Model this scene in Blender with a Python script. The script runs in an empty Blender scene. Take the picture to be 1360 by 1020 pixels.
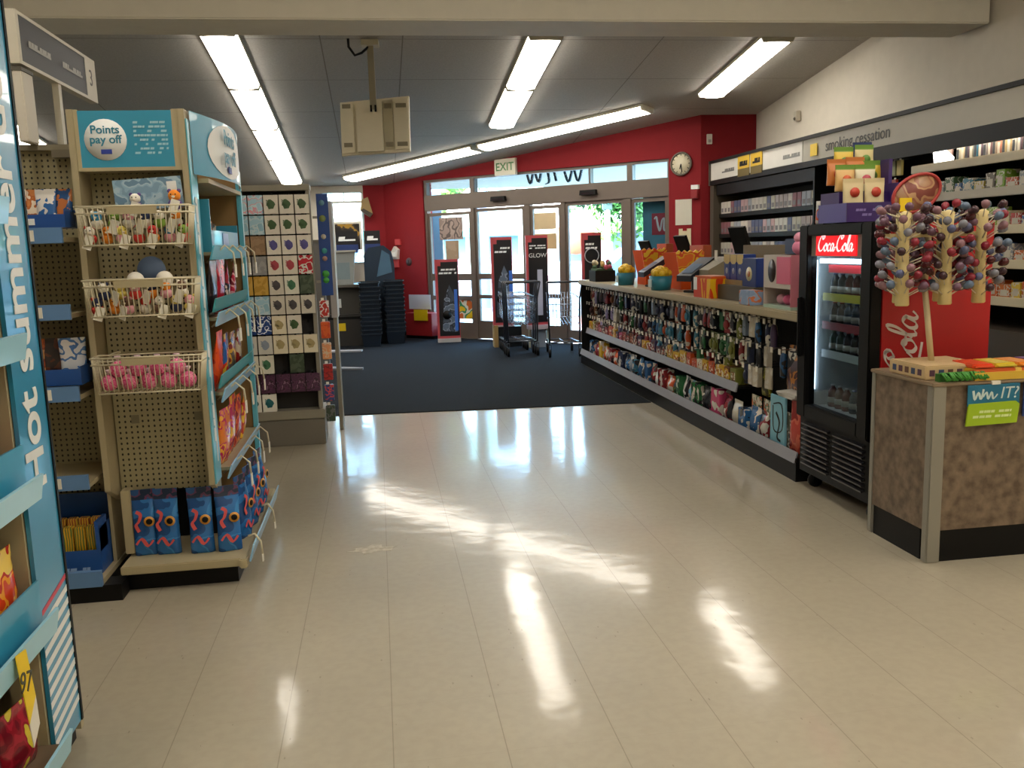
import bpy, bmesh, math, random
from mathutils import Vector, Matrix
random.seed(7)
SC = bpy.context.scene
COL = SC.collection
PI = math.pi
# ------------------------------------------------------------------ camera
cam_data = bpy.data.cameras.new('camera'); cam = bpy.data.objects.new('camera', cam_data); COL.objects.link(cam)
cr = Vector((0.98835709, -0.14913048, -0.03017227)); cd = Vector((-0.05252439, -0.14830198, -0.98754631)); cf = Vector((0.14279865, 0.97763317, -0.15440830))
cm = Matrix((cr, -cd, -cf)).transposed().to_4x4(); cm.translation = (0, 0, 1.5)
cam.matrix_world = cm
cam_data.sensor_width = 36.0; cam_data.lens = 36.0 * 1180 / 1360; cam_data.clip_start = 0.05; cam_data.clip_end = 300
SC.camera = cam
# ------------------------------------------------------------------ world, sun, exposure
SC.view_settings.view_transform = 'Standard'; SC.view_settings.look = 'None'
SC.view_settings.gamma = 1.0; SC.view_settings.use_curve_mapping = False
SC.view_settings.exposure = 0.12
SC.cycles.use_denoising = True
SC.cycles.max_bounces = 8; SC.cycles.transparent_max_bounces = 16
SC.cycles.caustics_reflective = False; SC.cycles.caustics_refractive = False
SC.cycles.sample_clamp_indirect = 6.0
wd = bpy.data.worlds.new('sky'); SC.world = wd; wd.use_nodes = True
wn = wd.node_tree.nodes; wl = wd.node_tree.links
bg = wn['Background']; sky = wn.new('ShaderNodeTexSky'); sky.sky_type = 'NISHITA'
sky.sun_disc = False; sky.sun_elevation = math.radians(48); sky.sun_rotation = math.radians(218); sky.air_density = 1.0; sky.dust_density = 4.0
wl.new(sky.outputs[0], bg.inputs[0]); bg.inputs[1].default_value = 7.2
sun_d = bpy.data.lights.new('sun', 'SUN'); sun_d.energy = 9; sun_d.angle = math.radians(0.6); sun_d.color = (1.0, 0.97, 0.92)
sun = bpy.data.objects.new('sun', sun_d); COL.objects.link(sun)
sun.rotation_euler = Vector((0.45, 0.55, -0.62)).to_track_quat('-Z', 'Y').to_euler()
LAMP = 13.0          # radiance of the fluorescent diffusers
CA, CB = 4.616, 0.129                       # the ceiling slopes down towards the entrance: z = CA - CB*y
def ceil_z(y): return CA - CB * y

# ------------------------------------------------------------------ materials
def lin(h):
    h = h.lstrip('#'); o = []
    for i in (0, 2, 4):
        c = int(h[i:i+2], 16) / 255.0
        o.append(c / 12.92 if c <= 0.04045 else ((c + 0.055) / 1.055) ** 2.4)
    return (o[0], o[1], o[2], 1.0)
_mats = {}
def new_mat(name):
    m = bpy.data.materials.new(name); m.use_nodes = True
    return m, m.node_tree.nodes, m.node_tree.links, m.node_tree.nodes['Principled BSDF']
def M(hexc, rough=0.5, metal=0.0, coat=0.0, emit=0.0, vary=0.06, spec=0.5):
    """plain surface with a little procedural unevenness"""
    k = ('p', hexc, rough, metal, coat, emit, vary, spec)
    if k in _mats: return _mats[k]
    m, n, l, b = new_mat('paint_' + hexc.strip('#'))
    c = lin(hexc)
    if vary:
        tc = n.new('ShaderNodeTexCoord'); no = n.new('ShaderNodeTexNoise'); no.inputs['Scale'].default_value = 9.0; no.inputs['Detail'].default_value = 3
        mx = n.new('ShaderNodeMix'); mx.data_type = 'RGBA'
        mx.inputs[6].default_value = tuple(max(0, x * (1 - vary)) for x in c[:3]) + (1,)
        mx.inputs[7].default_value = tuple(min(1, x * (1 + vary)) for x in c[:3]) + (1,)
        l.new(tc.outputs['Object'], no.inputs['Vector']); l.new(no.outputs['Fac'], mx.inputs[0]); l.new(mx.outputs[2], b.inputs['Base Color'])
    else: b.inputs['Base Color'].default_value = c
    b.inputs['Roughness'].default_value = rough; b.inputs['Metallic'].default_value = metal; b.inputs['Coat Weight'].default_value = coat
    b.inputs['Specular IOR Level'].default_value = spec
    if emit: b.inputs['Emission Color'].default_value = c; b.inputs['Emission Strength'].default_value = emit
    _mats[k] = m; return m
def printed(cols, scale=14.0, seed=0.0, rough=0.35, stretch=(1, 1, 1), kind='noise'):
    """printed packaging: patches of several inks in object space"""
    k = ('print', tuple(cols), scale, seed, rough, stretch, kind)
    if k in _mats: return _mats[k]
    m, n, l, b = new_mat('printed_' + cols[0].strip('#'))
    tc = n.new('ShaderNodeTexCoord'); mp = n.new('ShaderNodeMapping'); mp.inputs['Location'].default_value = (seed * 3.1, seed * 1.7, seed * 2.3); mp.inputs['Scale'].default_value = stretch
    l.new(tc.outputs['Object'], mp.inputs['Vector'])
    if kind == 'noise':
        t = n.new('ShaderNodeTexNoise'); t.inputs['Scale'].default_value = scale; t.inputs['Detail'].default_value = 1.5; out = t.outputs['Fac']; lo, hi = 0.36, 0.64
    elif kind == 'cells':
        t = n.new('ShaderNodeTexVoronoi'); t.inputs['Scale'].default_value = scale; out = t.outputs['Distance']; lo, hi = 0.12, 0.75
    else:
        t = n.new('ShaderNodeTexWave'); t.inputs['Scale'].default_value = scale; t.inputs['Distortion'].default_value = 3.0; out = t.outputs['Fac']; lo, hi = 0.1, 0.9
    l.new(mp.outputs[0], t.inputs['Vector'])
    r = n.new('ShaderNodeValToRGB'); r.color_ramp.interpolation = 'CONSTANT'
    el = r.color_ramp.elements
    while len(el) < len(cols): el.new(0.5)
    for i, c in enumerate(cols):
        el[i].position = 0.0 if i == 0 else lo + (hi - lo) * i / len(cols); el[i].color = lin(c)
    l.new(out, r.inputs[0]); l.new(r.outputs[0], b.inputs['Base Color']); b.inputs['Roughness'].default_value = rough
    _mats[k] = m; return m
def emissive(hexc, s):
    k = ('e', hexc, s)
    if k in _mats: return _mats[k]
    m, n, l, b = new_mat('lit_' + hexc.strip('#')); b.inputs['Base Color'].default_value = lin(hexc)
    b.inputs['Emission Color'].default_value = lin(hexc); b.inputs['Emission Strength'].default_value = s
    _mats[k] = m; return m
def clear(tint='#ffffff', gloss=0.12, rough=0.02, opac=0.0, oc='#ffffff'):
    """thin clear sheet: transparent with a Fresnel sheen (glass panes, wrappers, blisters)"""
    k = ('c', tint, gloss, rough, opac, oc)
    if k in _mats: return _mats[k]
    m, n, l, b = new_mat('clear_sheet'); n.remove(b); out = n['Material Output']
    t = n.new('ShaderNodeBsdfTransparent'); t.inputs[0].default_value = lin(tint)
    g = n.new('ShaderNodeBsdfGlossy'); g.inputs['Roughness'].default_value = rough
    f = n.new('ShaderNodeLayerWeight'); f.inputs[0].default_value = gloss
    x = n.new('ShaderNodeMixShader'); l.new(f.outputs['Fresnel'], x.inputs[0]); l.new(t.outputs[0], x.inputs[1]); l.new(g.outputs[0], x.inputs[2])
    last = x
    if opac:
        d = n.new('ShaderNodeBsdfDiffuse'); d.inputs[0].default_value = lin(oc)
        y = n.new('ShaderNodeMixShader'); y.inputs[0].default_value = opac; l.new(x.outputs[0], y.inputs[1]); l.new(d.outputs[0], y.inputs[2]); last = y
    l.new(last.outputs[0], out.inputs[0])
    _mats[k] = m; return m
def floor_tile_mat():
    m, n, l, b = new_mat('waxed_vinyl_tile')
    tc = n.new('ShaderNodeTexCoord'); sp = n.new('ShaderNodeSeparateXYZ'); l.new(tc.outputs['Object'], sp.inputs[0])
    def math_(op, a, bb=None):
        q = n.new('ShaderNodeMath'); q.operation = op
        for i, v in enumerate((a, bb)):
            if v is None: continue
            if isinstance(v, (int, float)): q.inputs[i].default_value = v
            else: l.new(v, q.inputs[i])
        return q.outputs[0]
    T = 0.34
    def joint(coord, off, w):
        f = math_('FRACT', math_('DIVIDE', math_('ADD', coord, off), T))
        return math_('LESS_THAN', math_('ABSOLUTE', math_('SUBTRACT', f, 0.5)), w / T)
    jx = joint(sp.outputs['X'], 0.199 + T * 100, 0.0016); jy = joint(sp.outputs['Y'], T * 100.3, 0.0012)
    n1 = n.new('ShaderNodeTexNoise'); n1.inputs['Scale'].default_value = 1.1; n1.inputs['Detail'].default_value = 4
    n2 = n.new('ShaderNodeTexNoise'); n2.inputs['Scale'].default_value = 26; n2.inputs['Detail'].default_value = 5
    l.new(tc.outputs['Object'], n1.inputs['Vector']); l.new(tc.outputs['Object'], n2.inputs['Vector'])
    r1 = n.new('ShaderNodeValToRGB'); r1.color_ramp.elements[0].position = .3; r1.color_ramp.elements[1].position = .7
    r1.color_ramp.elements[0].color = lin('#a49b88'); r1.color_ramp.elements[1].color = lin('#aea590'); l.new(n1.outputs[0], r1.inputs[0])
    r2 = n.new('ShaderNodeValToRGB'); r2.color_ramp.elements[0].position = .38; r2.color_ramp.elements[1].position = .6
    r2.color_ramp.elements[0].color = (.95, .948, .94, 1); r2.color_ramp.elements[1].color = (1, 1, 1, 1); l.new(n2.outputs[0], r2.inputs[0])
    mu = n.new('ShaderNodeMix'); mu.data_type = 'RGBA'; mu.blend_type = 'MULTIPLY'; mu.inputs[0].default_value = 1.0
    l.new(r1.outputs[0], mu.inputs[6]); l.new(r2.outputs[0], mu.inputs[7])
    # chips and scuff flecks
    mp = n.new('ShaderNodeMapping'); mp.inputs['Scale'].default_value = (30, 12, 1); mp.inputs['Rotation'].default_value = (0, 0, .5)
    l.new(tc.outputs['Object'], mp.inputs[0]); v = n.new('ShaderNodeTexVoronoi'); v.inputs['Scale'].default_value = 1.0; l.new(mp.outputs[0], v.inputs['Vector'])
    n3 = n.new('ShaderNodeTexNoise'); n3.inputs['Scale'].default_value = 4; l.new(tc.outputs['Object'], n3.inputs['Vector'])
    fl = math_('MULTIPLY', math_('LESS_THAN', v.outputs['Distance'], 0.09), math_('GREATER_THAN', n3.outputs[0], 0.56))
    dk = math_('MAXIMUM', math_('MULTIPLY', math_('MAXIMUM', jx, math_('MULTIPLY', jy, .2)), .42), math_('MULTIPLY', fl, .35))
    mx = n.new('ShaderNodeMix'); mx.data_type = 'RGBA'; l.new(dk, mx.inputs[0]); l.new(mu.outputs[2], mx.inputs[6]); mx.inputs[7].default_value = lin('#5b5040')
    l.new(mx.outputs[2], b.inputs['Base Color'])
    b.inputs['Roughness'].default_value = 0.42; b.inputs['Specular IOR Level'].default_value = 0.3
    b.inputs['Coat Weight'].default_value = 0.8; b.inputs['Coat Roughness'].default_value = 0.1; b.inputs['Coat IOR'].default_value = 1.3
    bp = n.new('ShaderNodeBump'); bp.inputs['Strength'].default_value = 0.07; bp.inputs['Distance'].default_value = 0.02
    n4 = n.new('ShaderNodeTexNoise'); n4.inputs['Scale'].default_value = 5.0; n4.inputs['Detail'].default_value = 2; l.new(tc.outputs['Object'], n4.inputs['Vector'])
    l.new(n4.outputs[0], bp.inputs['Height']); l.new(bp.outputs[0], b.inputs['Coat Normal'])
    return m
def noise_mat(name, c0, c1, scale, rough=0.9, bump=0.0, det=4, spec=0.3):
    k = ('n', name)
    if k in _mats: return _mats[k]
    m, n, l, b = new_mat(name); tc = n.new('ShaderNodeTexCoord'); no = n.new('ShaderNodeTexNoise'); no.inputs['Scale'].default_value = scale; no.inputs['Detail'].default_value = det
    l.new(tc.outputs['Object'], no.inputs['Vector']); r = n.new('ShaderNodeValToRGB'); r.color_ramp.elements[0].position = .33; r.color_ramp.elements[1].position = .67
    r.color_ramp.elements[0].color = lin(c0); r.color_ramp.elements[1].color = lin(c1); l.new(no.outputs[0], r.inputs[0]); l.new(r.outputs[0], b.inputs['Base Color'])
    b.inputs['Roughness'].default_value = rough; b.inputs['Specular IOR Level'].default_value = spec
    if bump:
        bp = n.new('ShaderNodeBump'); bp.inputs['Strength'].default_value = bump; bp.inputs['Distance'].default_value = .01; l.new(no.outputs[0], bp.inputs['Height']); l.new(bp.outputs[0], b.inputs['Normal'])
    _mats[k] = m; return m
def pegboard_mat(ax='xz', pitch=0.0254, c='#a89f80'):
    k = ('peg', ax, pitch, c)
    if k in _mats: return _mats[k]
    m, n, l, b = new_mat('pegboard_' + ax); tc = n.new('ShaderNodeTexCoord'); sp = n.new('ShaderNodeSeparateXYZ'); l.new(tc.outputs['Object'], sp.inputs[0])
    def mm(op, a, bb):
        q = n.new('ShaderNodeMath'); q.operation = op
        for i, v in enumerate((a, bb)):
            if isinstance(v, (int, float)): q.inputs[i].default_value = v
            else: l.new(v, q.inputs[i])
        return q.outputs[0]
    a, z = sp.outputs['X' if ax == 'xz' else 'Y'], sp.outputs['Z']
    def cell(s): return mm('SUBTRACT', mm('FRACT', mm('ADD', mm('DIVIDE', s, pitch), 400.0), 0.0), 0.5)
    u, v = cell(a), cell(z)
    d = mm('ADD', mm('MULTIPLY', u, u), mm('MULTIPLY', mm('MULTIPLY', v, v), 0.6))
    mx = n.new('ShaderNodeMix'); mx.data_type = 'RGBA'; l.new(mm('LESS_THAN', d, 0.030), mx.inputs[0]); mx.inputs[6].default_value = lin(c); mx.inputs[7].default_value = lin('#1d1912')
    l.new(mx.outputs[2], b.inputs['Base Color']); b.inputs['Roughness'].default_value = .55
    _mats[k] = m; return m

# ------------------------------------------------------------------ mesh helpers
class MB:
    def __init__(s): s.bm = bmesh.new(); s.mats = []
    def mi(s, m):
        if m not in s.mats: s.mats.append(m)
        return s.mats.index(m)
    def face(s, pts, m, smooth=False):
        f = s.bm.faces.new([s.bm.verts.new(p) for p in pts]); f.material_index = s.mi(m); f.smooth = smooth; return s
    def box(s, x0, x1, y0, y1, z0, z1, m, bev=0.0, mat=None):
        v = [s.bm.verts.new((x, y, z)) for x in (x0, x1) for y in (y0, y1) for z in (z0, z1)]
        if mat is not None:
            for q in v: q.co = mat @ q.co
        fs = [s.bm.faces.new([v[i] for i in q]) for q in ((0, 1, 3, 2), (4, 6, 7, 5), (0, 4, 5, 1), (2, 3, 7, 6), (0, 2, 6, 4), (1, 5, 7, 3))]
        k = s.mi(m)
        for f in fs: f.material_index = k
        if bev > 0:
            es = {e for f in fs for e in f.edges}
            r = bmesh.ops.bevel(s.bm, geom=list(es), offset=bev, segments=2, affect='EDGES', clamp_overlap=True)
            for f in r['faces']: f.material_index = k
        return s
    def prism(s, poly, d0, d1, m, f=None):
        """poly of 2D points extruded from d0 to d1; f(u,v,d)->xyz"""
        f = f or (lambda u, v, d: (u, d, v)); n = len(poly); k = s.mi(m)
        a = [s.bm.verts.new(f(u, v, d0)) for u, v in poly]; b = [s.bm.verts.new(f(u, v, d1)) for u, v in poly]
        fs = [s.bm.faces.new(a), s.bm.faces.new(b[::-1])] + [s.bm.faces.new((a[i], b[i], b[(i+1) % n], a[(i+1) % n])) for i in range(n)]
        for q in fs: q.material_index = k
        bmesh.ops.recalc_face_normals(s.bm, faces=fs); return s
    def tube(s, pts, r, m, seg=8, close=False, r2=None):
        pts = [Vector(p) for p in pts]; n = len(pts); rings = []; k = s.mi(m); up = None
        for i, p in enumerate(pts):
            if close: t = pts[(i+1) % n] - pts[i-1]
            else: t = pts[min(i+1, n-1)] - pts[max(i-1, 0)]
            t.normalize()
            if up is None: up = Vector((0, 0, 1)) if abs(t.z) < .9 else Vector((1, 0, 0))
            a = t.cross(up)
            if a.length < 1e-4: a = t.cross(Vector((0, 1, 0)))
            a.normalize(); b = a.cross(t); up = b
            rr = r if r2 is None else r + (r2 - r) * i / max(1, n - 1)
            rings.append([s.bm.verts.new(p + (a * math.cos(2*PI*j/seg) + b * math.sin(2*PI*j/seg)) * rr) for j in range(seg)])
        for i in range(n if close else n - 1):
            A, B = rings[i], rings[(i+1) % n]
            for j in range(seg):
                f = s.bm.faces.new((A[j], A[(j+1) % seg], B[(j+1) % seg], B[j])); f.material_index = k; f.smooth = True
        if not close:
            for q in (rings[0][::-1], rings[-1]):
                f = s.bm.faces.new(q); f.material_index = k
        return s
    def lathe(s, prof, m, seg=16, o=(0, 0, 0), ax='z', smooth=True):
        k = s.mi(m); o = Vector(o); rings = []
        for r, h in prof:
            ring = []
            for j in range(seg):
                c, d = math.cos(2*PI*j/seg) * max(r, 1e-4), math.sin(2*PI*j/seg) * max(r, 1e-4)
                p = (c, d, h) if ax == 'z' else ((c, h, d) if ax == 'y' else (h, c, d)); ring.append(s.bm.verts.new(o + Vector(p)))
            rings.append(ring)
        fs = []
        for A, B in zip(rings, rings[1:]):
            for j in range(seg):
                f = s.bm.faces.new((A[j], A[(j+1) % seg], B[(j+1) % seg], B[j])); f.material_index = k; f.smooth = smooth; fs.append(f)
        for q in (rings[0][::-1], rings[-1]):
            f = s.bm.faces.new(q); f.material_index = k; fs.append(f)
        bmesh.ops.recalc_face_normals(s.bm, faces=fs); return s
    def ball(s, c, r, m, seg=12, sc=(1, 1, 1)):
        mt = Matrix.Translation(c) @ Matrix.Diagonal((r*sc[0], r*sc[1], r*sc[2], 1))
        res = bmesh.ops.create_uvsphere(s.bm, u_segments=seg, v_segments=max(6, seg*2//3), radius=1, matrix=mt); k = s.mi(m)
        for v in res['verts']:
            for f in v.link_faces: f.material_index = k; f.smooth = True
        return s
    def xform(s, mt): bmesh.ops.transform(s.bm, matrix=mt, verts=s.bm.verts[:]); return s
    def mesh(s, name):
        me = bpy.data.meshes.new(name); s.bm.to_mesh(me); s.bm.free()
        for m in s.mats: me.materials.append(m)
        return me
def obj(name, mb, parent=None, loc=None, rz=None):
    me = mb.mesh(name) if isinstance(mb, MB) else mb
    o = bpy.data.objects.new(name, me); COL.objects.link(o)
    if parent is not None: o.parent = parent
    if loc is not None: o.location = loc
    if rz is not None: o.rotation_euler = (0, 0, rz)
    return o
def tag(o, label, cat, group=None, kind=None):
    o['label'] = label; o['category'] = cat
    if group: o['group'] = group
    if kind: o['kind'] = kind
    return o
def thing(name, label, cat, loc=(0, 0, 0), rz=0.0, group=None):
    o = bpy.data.objects.new(name, None); COL.objects.link(o); o.location = loc; o.rotation_euler = (0, 0, rz); o.empty_display_size = .1
    return tag(o, label, cat, group)
def struct(name, mb, parent=None):
    o = obj(name, mb, parent)
    if parent is None: o['kind'] = 'structure'
    return o
KIDS = {}
def dup(root, loc, label, rz=0.0, group=None, scale=None):
    r = root.copy(); COL.objects.link(r); r.location = loc; r.rotation_euler = (0, 0, rz); r['label'] = label
    if group: r['group'] = group
    if scale: r.scale = (scale,) * 3
    for ch in [c for c in KIDS.get(root.name, root.children)]:
        c = ch.copy(); COL.objects.link(c); c.parent = r
        for g in ch.children:
            d = g.copy(); COL.objects.link(d); d.parent = c
    return r
def basis(xd, yd, loc):
    x = Vector(xd).normalized(); y = Vector(yd).normalized(); z = x.cross(y); m = Matrix((x, y, z)).transposed().to_4x4(); m.translation = loc; return m
FACE = {'-y': ((1, 0, 0), (0, 0, 1)), '+x': ((0, 1, 0), (0, 0, 1)), '-x': ((0, -1, 0), (0, 0, 1)), 'door': ((.70711, -.70711, 0), (0, 0, 1)), '+x_up': ((0, 0, 1), (0, -1, 0)), '-y_up': ((0, 0, 1), (-1, 0, 0))}
def text(body, size, loc, face, mat, parent, ext=0.0008, align='CENTER', shear=0.0, name='lettering', bold=0.0, space=1.0):
    cu = bpy.data.curves.new(name, 'FONT'); cu.body = body; cu.size = size; cu.extrude = ext; cu.align_x = align; cu.align_y = 'CENTER'; cu.shear = shear; cu.offset = bold; cu.space_line = .85; cu.space_character = space
    cu.materials.append(mat); tmp = bpy.data.objects.new(name, cu); COL.objects.link(tmp)
    bpy.context.view_layer.update(); me = bpy.data.meshes.new_from_object(tmp.evaluated_get(bpy.context.evaluated_depsgraph_get()))
    bpy.data.objects.remove(tmp); bpy.data.curves.remove(cu); me.name = name
    o = bpy.data.objects.new(name, me); COL.objects.link(o)
    f = FACE[face] if isinstance(face, str) else face
    o.parent = parent; o.matrix_local = basis(f[0], f[1], loc); return o
_ones = 'first second third fourth fifth sixth seventh eighth ninth tenth eleventh twelfth thirteenth fourteenth fifteenth sixteenth seventeenth eighteenth nineteenth'.split()
_tens = {2: 'twenty', 3: 'thirty', 4: 'forty', 5: 'fifty', 6: 'sixty'}
_tenth = {2: 'twentieth', 3: 'thirtieth', 4: 'fortieth', 5: 'fiftieth', 6: 'sixtieth'}
def nth(i):
    """1 -> first"""
    if i < 20: return _ones[i-1]
    t, u = divmod(i, 10); return _tenth[t] if u == 0 else _tens[t] + '-' + _ones[u-1]
def marks(mb, x0, x1, y0, y1, rows, m, seed, f, th=0.001, dens=0.8):
    """rows of small strokes standing for print too blurred to read"""
    rd = random.Random(seed); h = (y1 - y0) / rows
    for r in range(rows):
        x = x0
        while x < x1 - h * .3:
            w = min(h * rd.uniform(.5, 1.6), x1 - x)
            if rd.random() < dens:
                yb = y1 - h * (r + .78); yt = yb + h * .5
                mb.prism([(x, yb), (x + w * .86, yb), (x + w * .86 + h * .1, yt), (x + h * .1, yt)], 0, th, m, f)
            x += w
        if rows == 1: mb.prism([(x0, y0), (x1, y0), (x1, y0 + h * .3), (x0, y0 + h * .3)], 0, th * .6, m, f)
    return mb
# cursive lettering as flat ribbons: strokes in a unit em, drawn with a broad nib
def ribbon(mb, pts, w0, w1, m, f, th, nib=0.6):
    P = []
    n = len(pts)
    for i in range(n - 1):                      # Catmull-Rom
        p0, p1, p2, p3 = pts[max(i-1, 0)], pts[i], pts[i+1], pts[min(i+2, n-1)]
        for k in range(5):
            t = k / 5.0
            P.append(tuple(.5 * ((2*p1[c]) + (-p0[c]+p2[c])*t + (2*p0[c]-5*p1[c]+4*p2[c]-p3[c])*t*t + (-p0[c]+3*p1[c]-3*p2[c]+p3[c])*t**3) for c in (0, 1)))
    P.append(tuple(pts[-1])); L = []; R = []
    for i, p in enumerate(P):
        a, b = P[max(i-1, 0)], P[min(i+1, len(P)-1)]; dx, dy = b[0]-a[0], b[1]-a[1]; d = math.hypot(dx, dy) or 1
        w = w0 + (w1 - w0) * abs(dx * math.sin(nib) - dy * math.cos(nib)) / d
        L.append((p[0] - dy/d*w/2, p[1] + dx/d*w/2)); R.append((p[0] + dy/d*w/2, p[1] - dx/d*w/2))
    for i in range(len(P) - 1):
        mb.prism([L[i], L[i+1], R[i+1], R[i]], 0, th + 0.0002 * (i % 3), m, f)
    return mb
def script_letters(which):
    """strokes of a flowing Spencerian hand; returns list of point lists"""
    out = []; x = 0.0
    bigC = [(.78, .92), (.66, 1.02), (.52, .9), (.6, .74), (.76, .84), (.7, 1.0), (.42, .98), (.14, .62), (.1, .24), (.32, .0), (.62, .08), (.8, .3)]
    G = {'C': (bigC, .78), 'o': ([(.26, .46), (.08, .34), (.06, .1), (.22, .0), (.4, .16), (.36, .4), (.22, .46), (.3, .34), (.5, .36)], .44),
         'c': ([(.36, .38), (.24, .46), (.08, .3), (.08, .08), (.22, .0), (.44, .14)], .38),
         'a': ([(.38, .4), (.2, .46), (.06, .24), (.1, .02), (.26, .06), (.4, .42), (.36, .08), (.46, .0), (.58, .14)], .5),
         'l': ([(.04, .14), (.28, .62), (.32, .96), (.2, .9), (.12, .4), (.16, .02), (.34, .12)], .28),
         '-': ([(.02, .2), (.2, .24)], .22)}
    for ch in which:
        pts, adv = G[ch]
        out.append([(x + u + .18 * v, v) for u, v in pts]); x += adv
    return out, x
def script_logo(mb, word, width, m, f, th=.002, tail=True):
    st, w = script_letters(word); s = width / (w + .25)
    for p in st: ribbon(mb, [(u * s, v * s) for u, v in p], .03 * s, .13 * s, m, f, th)
    if tail: ribbon(mb, [(.55*s, -.02*s), (.3*w*s, -.18*s), (.55*w*s, -.08*s), (.8*w*s, -.2*s)], .03 * s, .1 * s, m, f, th)
    return mb
# ================================================================== SETTING
RED = '#841a20'
m_white = M('#d8d0c0', .7); m_red = M(RED, .75, spec=.25); m_ceil = noise_mat('ceiling_tile', '#b4b0a8', '#c2beb6', 60, .9)
m_black = M('#070707', .5, spec=.25); m_dark = M('#121211', .55, spec=.25); m_cream = M('#b0a482', .5); m_chrome = M('#c8c8c8', .25, 1.0); m_alu = M('#b7b6ad', .35, .6)
m_frame = M('#6a5f56', .5, .2); m_glass = clear('#dcedf0', .06)
m_tile = floor_tile_mat(); m_carpet = noise_mat('entrance_carpet', '#171a1e', '#24282d', 160, .97, .5, 3, .1)
struct('floor', MB().box(-7, 7, -3.5, 18.2, -.1, 0, m_tile))
sc_ = [(-.1 + .13 * math.cos(i * PI / 8) * (.8 + .3 * math.sin(i * 2.3)), 4.38 + .07 * math.sin(i * PI / 8) * (.8 + .3 * math.cos(i * 1.7))) for i in range(16)]
struct('floor_scuff', MB().prism(sc_, 0, .0012, noise_mat('scuffed_wax', '#a39a86', '#c4bca8', 30, .6), lambda u, v, d: (u, v, d)))
cp = MB().prism([(-.51, 8.17), (2.47, 7.93), (2.47, 10.9), (4.5, 10.9), (4.3, 11.58), (.16, 15.72), (-5.5, 15.72), (-5.5, 8.6)], 0, .008, m_carpet, lambda u, v, d: (u, v, d))
struct('floor_carpet', cp)
mb = MB(); y0, y1 = -3.5, 16.2
mb.prism([(y0, ceil_z(y0)), (y1, ceil_z(y1)), (y1, ceil_z(y1) + .12), (y0, ceil_z(y0) + .12)], -7, 5.3, m_ceil, lambda u, v, d: (d, u, v))
struct('ceiling', mb)
# seams between the ceiling panels: thin dark battens running towards the entrance and across
mb = MB(); m_seam = M('#8d877c', .8)
def batten(p, q, w=.012):
    (ax, ay), (bx, by) = p, q; d = Vector((bx-ax, by-ay)); d.normalize(); s_ = Vector((-d.y, d.x)) * w / 2
    pts = [(ax+s_.x, ay+s_.y), (bx+s_.x, by+s_.y), (bx-s_.x, by-s_.y), (ax-s_.x, ay-s_.y)]
    mb.face([(x, y, ceil_z(y) - .003) for x, y in pts], m_seam)
for x in (-3.0, -.42, .35, 2.9, -5.2): batten((x, 7.0), (x, 15.6 if x < .2 else 15.9 - x))
for y in (8.9, 10.1, 11.3, 12.5): batten((-6.5, y), (5.0 if y < 11 else 15.9 - y, y))
struct('trim_ceiling_seams', mb)
# dropped beam across the sales floor
struct('ceiling_beam', MB().box(-6.9, 5.05, 6.95, 7.45, 3.17, 4.3, M('#dcd7c8', .7), .01))
struct('wall_right', MB().box(5.09, 5.3, -3.5, 11.8, 0, 5.2, m_white))
struct('wall_left', MB().box(-7, -6.8, -3.5, 16.2, 0, 5.2, m_white))
struct('wall_back', MB().box(-7, 5.3, -3.5, -3.3, 0, 5.2, m_white))
struct('wall_front', MB().prism([(4.32, 0), (5.09, 0), (5.09, 3.25), (4.32, 3.25)], 11.6, 11.8, m_red))
# end wall of the photo corner with a clerestory window and a blind
mb = MB(); Yw = 15.75
mb.box(-6.8, -.9, Yw, Yw + .2, 0, 2.75, m_white); mb.box(-.9, -.18, Yw, Yw + .2, 0, 1.25, m_white); mb.box(-.9, -.18, Yw, Yw + .2, 2.47, 2.75, m_white)
struct('wall_far', mb)
w = struct('window_1', MB().box(-.9, -.86, Yw + .05, Yw + .15, 1.25, 2.47, m_alu).box(-.22, -.18, Yw + .05, Yw + .15, 1.25, 2.47, m_alu).box(-.86, -.22, Yw + .05, Yw + .15, 1.25, 1.29, m_alu).box(-.86, -.22, Yw+.06, Yw+.13, 2.30, 2.335, m_alu).box(-.52, -.5, Yw+.06, Yw+.13, 2.335, 2.47, m_alu))
obj('pane', MB().box(-.86, -.22, Yw + .1, Yw + .106, 1.29, 2.47, m_glass), w)
struct('wall_pillar', MB().box(-.18, .17, Yw, Yw + .2, 0, 2.75, m_red))
# angled entrance wall: local x runs along it, local y goes out to the street
DO = Vector((.17, 15.75, 0)); DR = -PI / 4
DU = Vector((.70711, -.70711, 0)); DN = Vector((.70711, .70711, 0))
def D(u, d, z): return DO + DU * u + DN * d + Vector((0, 0, z))
def top(u): return ceil_z(15.75 - .70711 * u) + .03
mb = MB(); L = 5.869
mb.prism([(0, 0), (.9, 0), (.9, top(.9)), (0, top(0))], 0, .22, m_red)
mb.prism([(.9, 2.6), (5.4, 2.6), (5.4, top(5.4)), (.9, top(.9))], 0, .22, m_red)
mb.prism([(5.4, 0), (L, 0), (L, top(L)), (5.4, top(5.4))], 0, .22, m_red)
o = struct('wall_entrance', mb); o.location = DO; o.rotation_euler = (0, 0, DR)
mb = MB().box(0, .88, -.015, 0, 0.008, .13, m_dark).box(5.42, L, -.015, 0, 0.008, .13, m_dark)
o = struct('baseboard_entrance', mb); o.location = DO; o.rotation_euler = (0, 0, DR)
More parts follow.
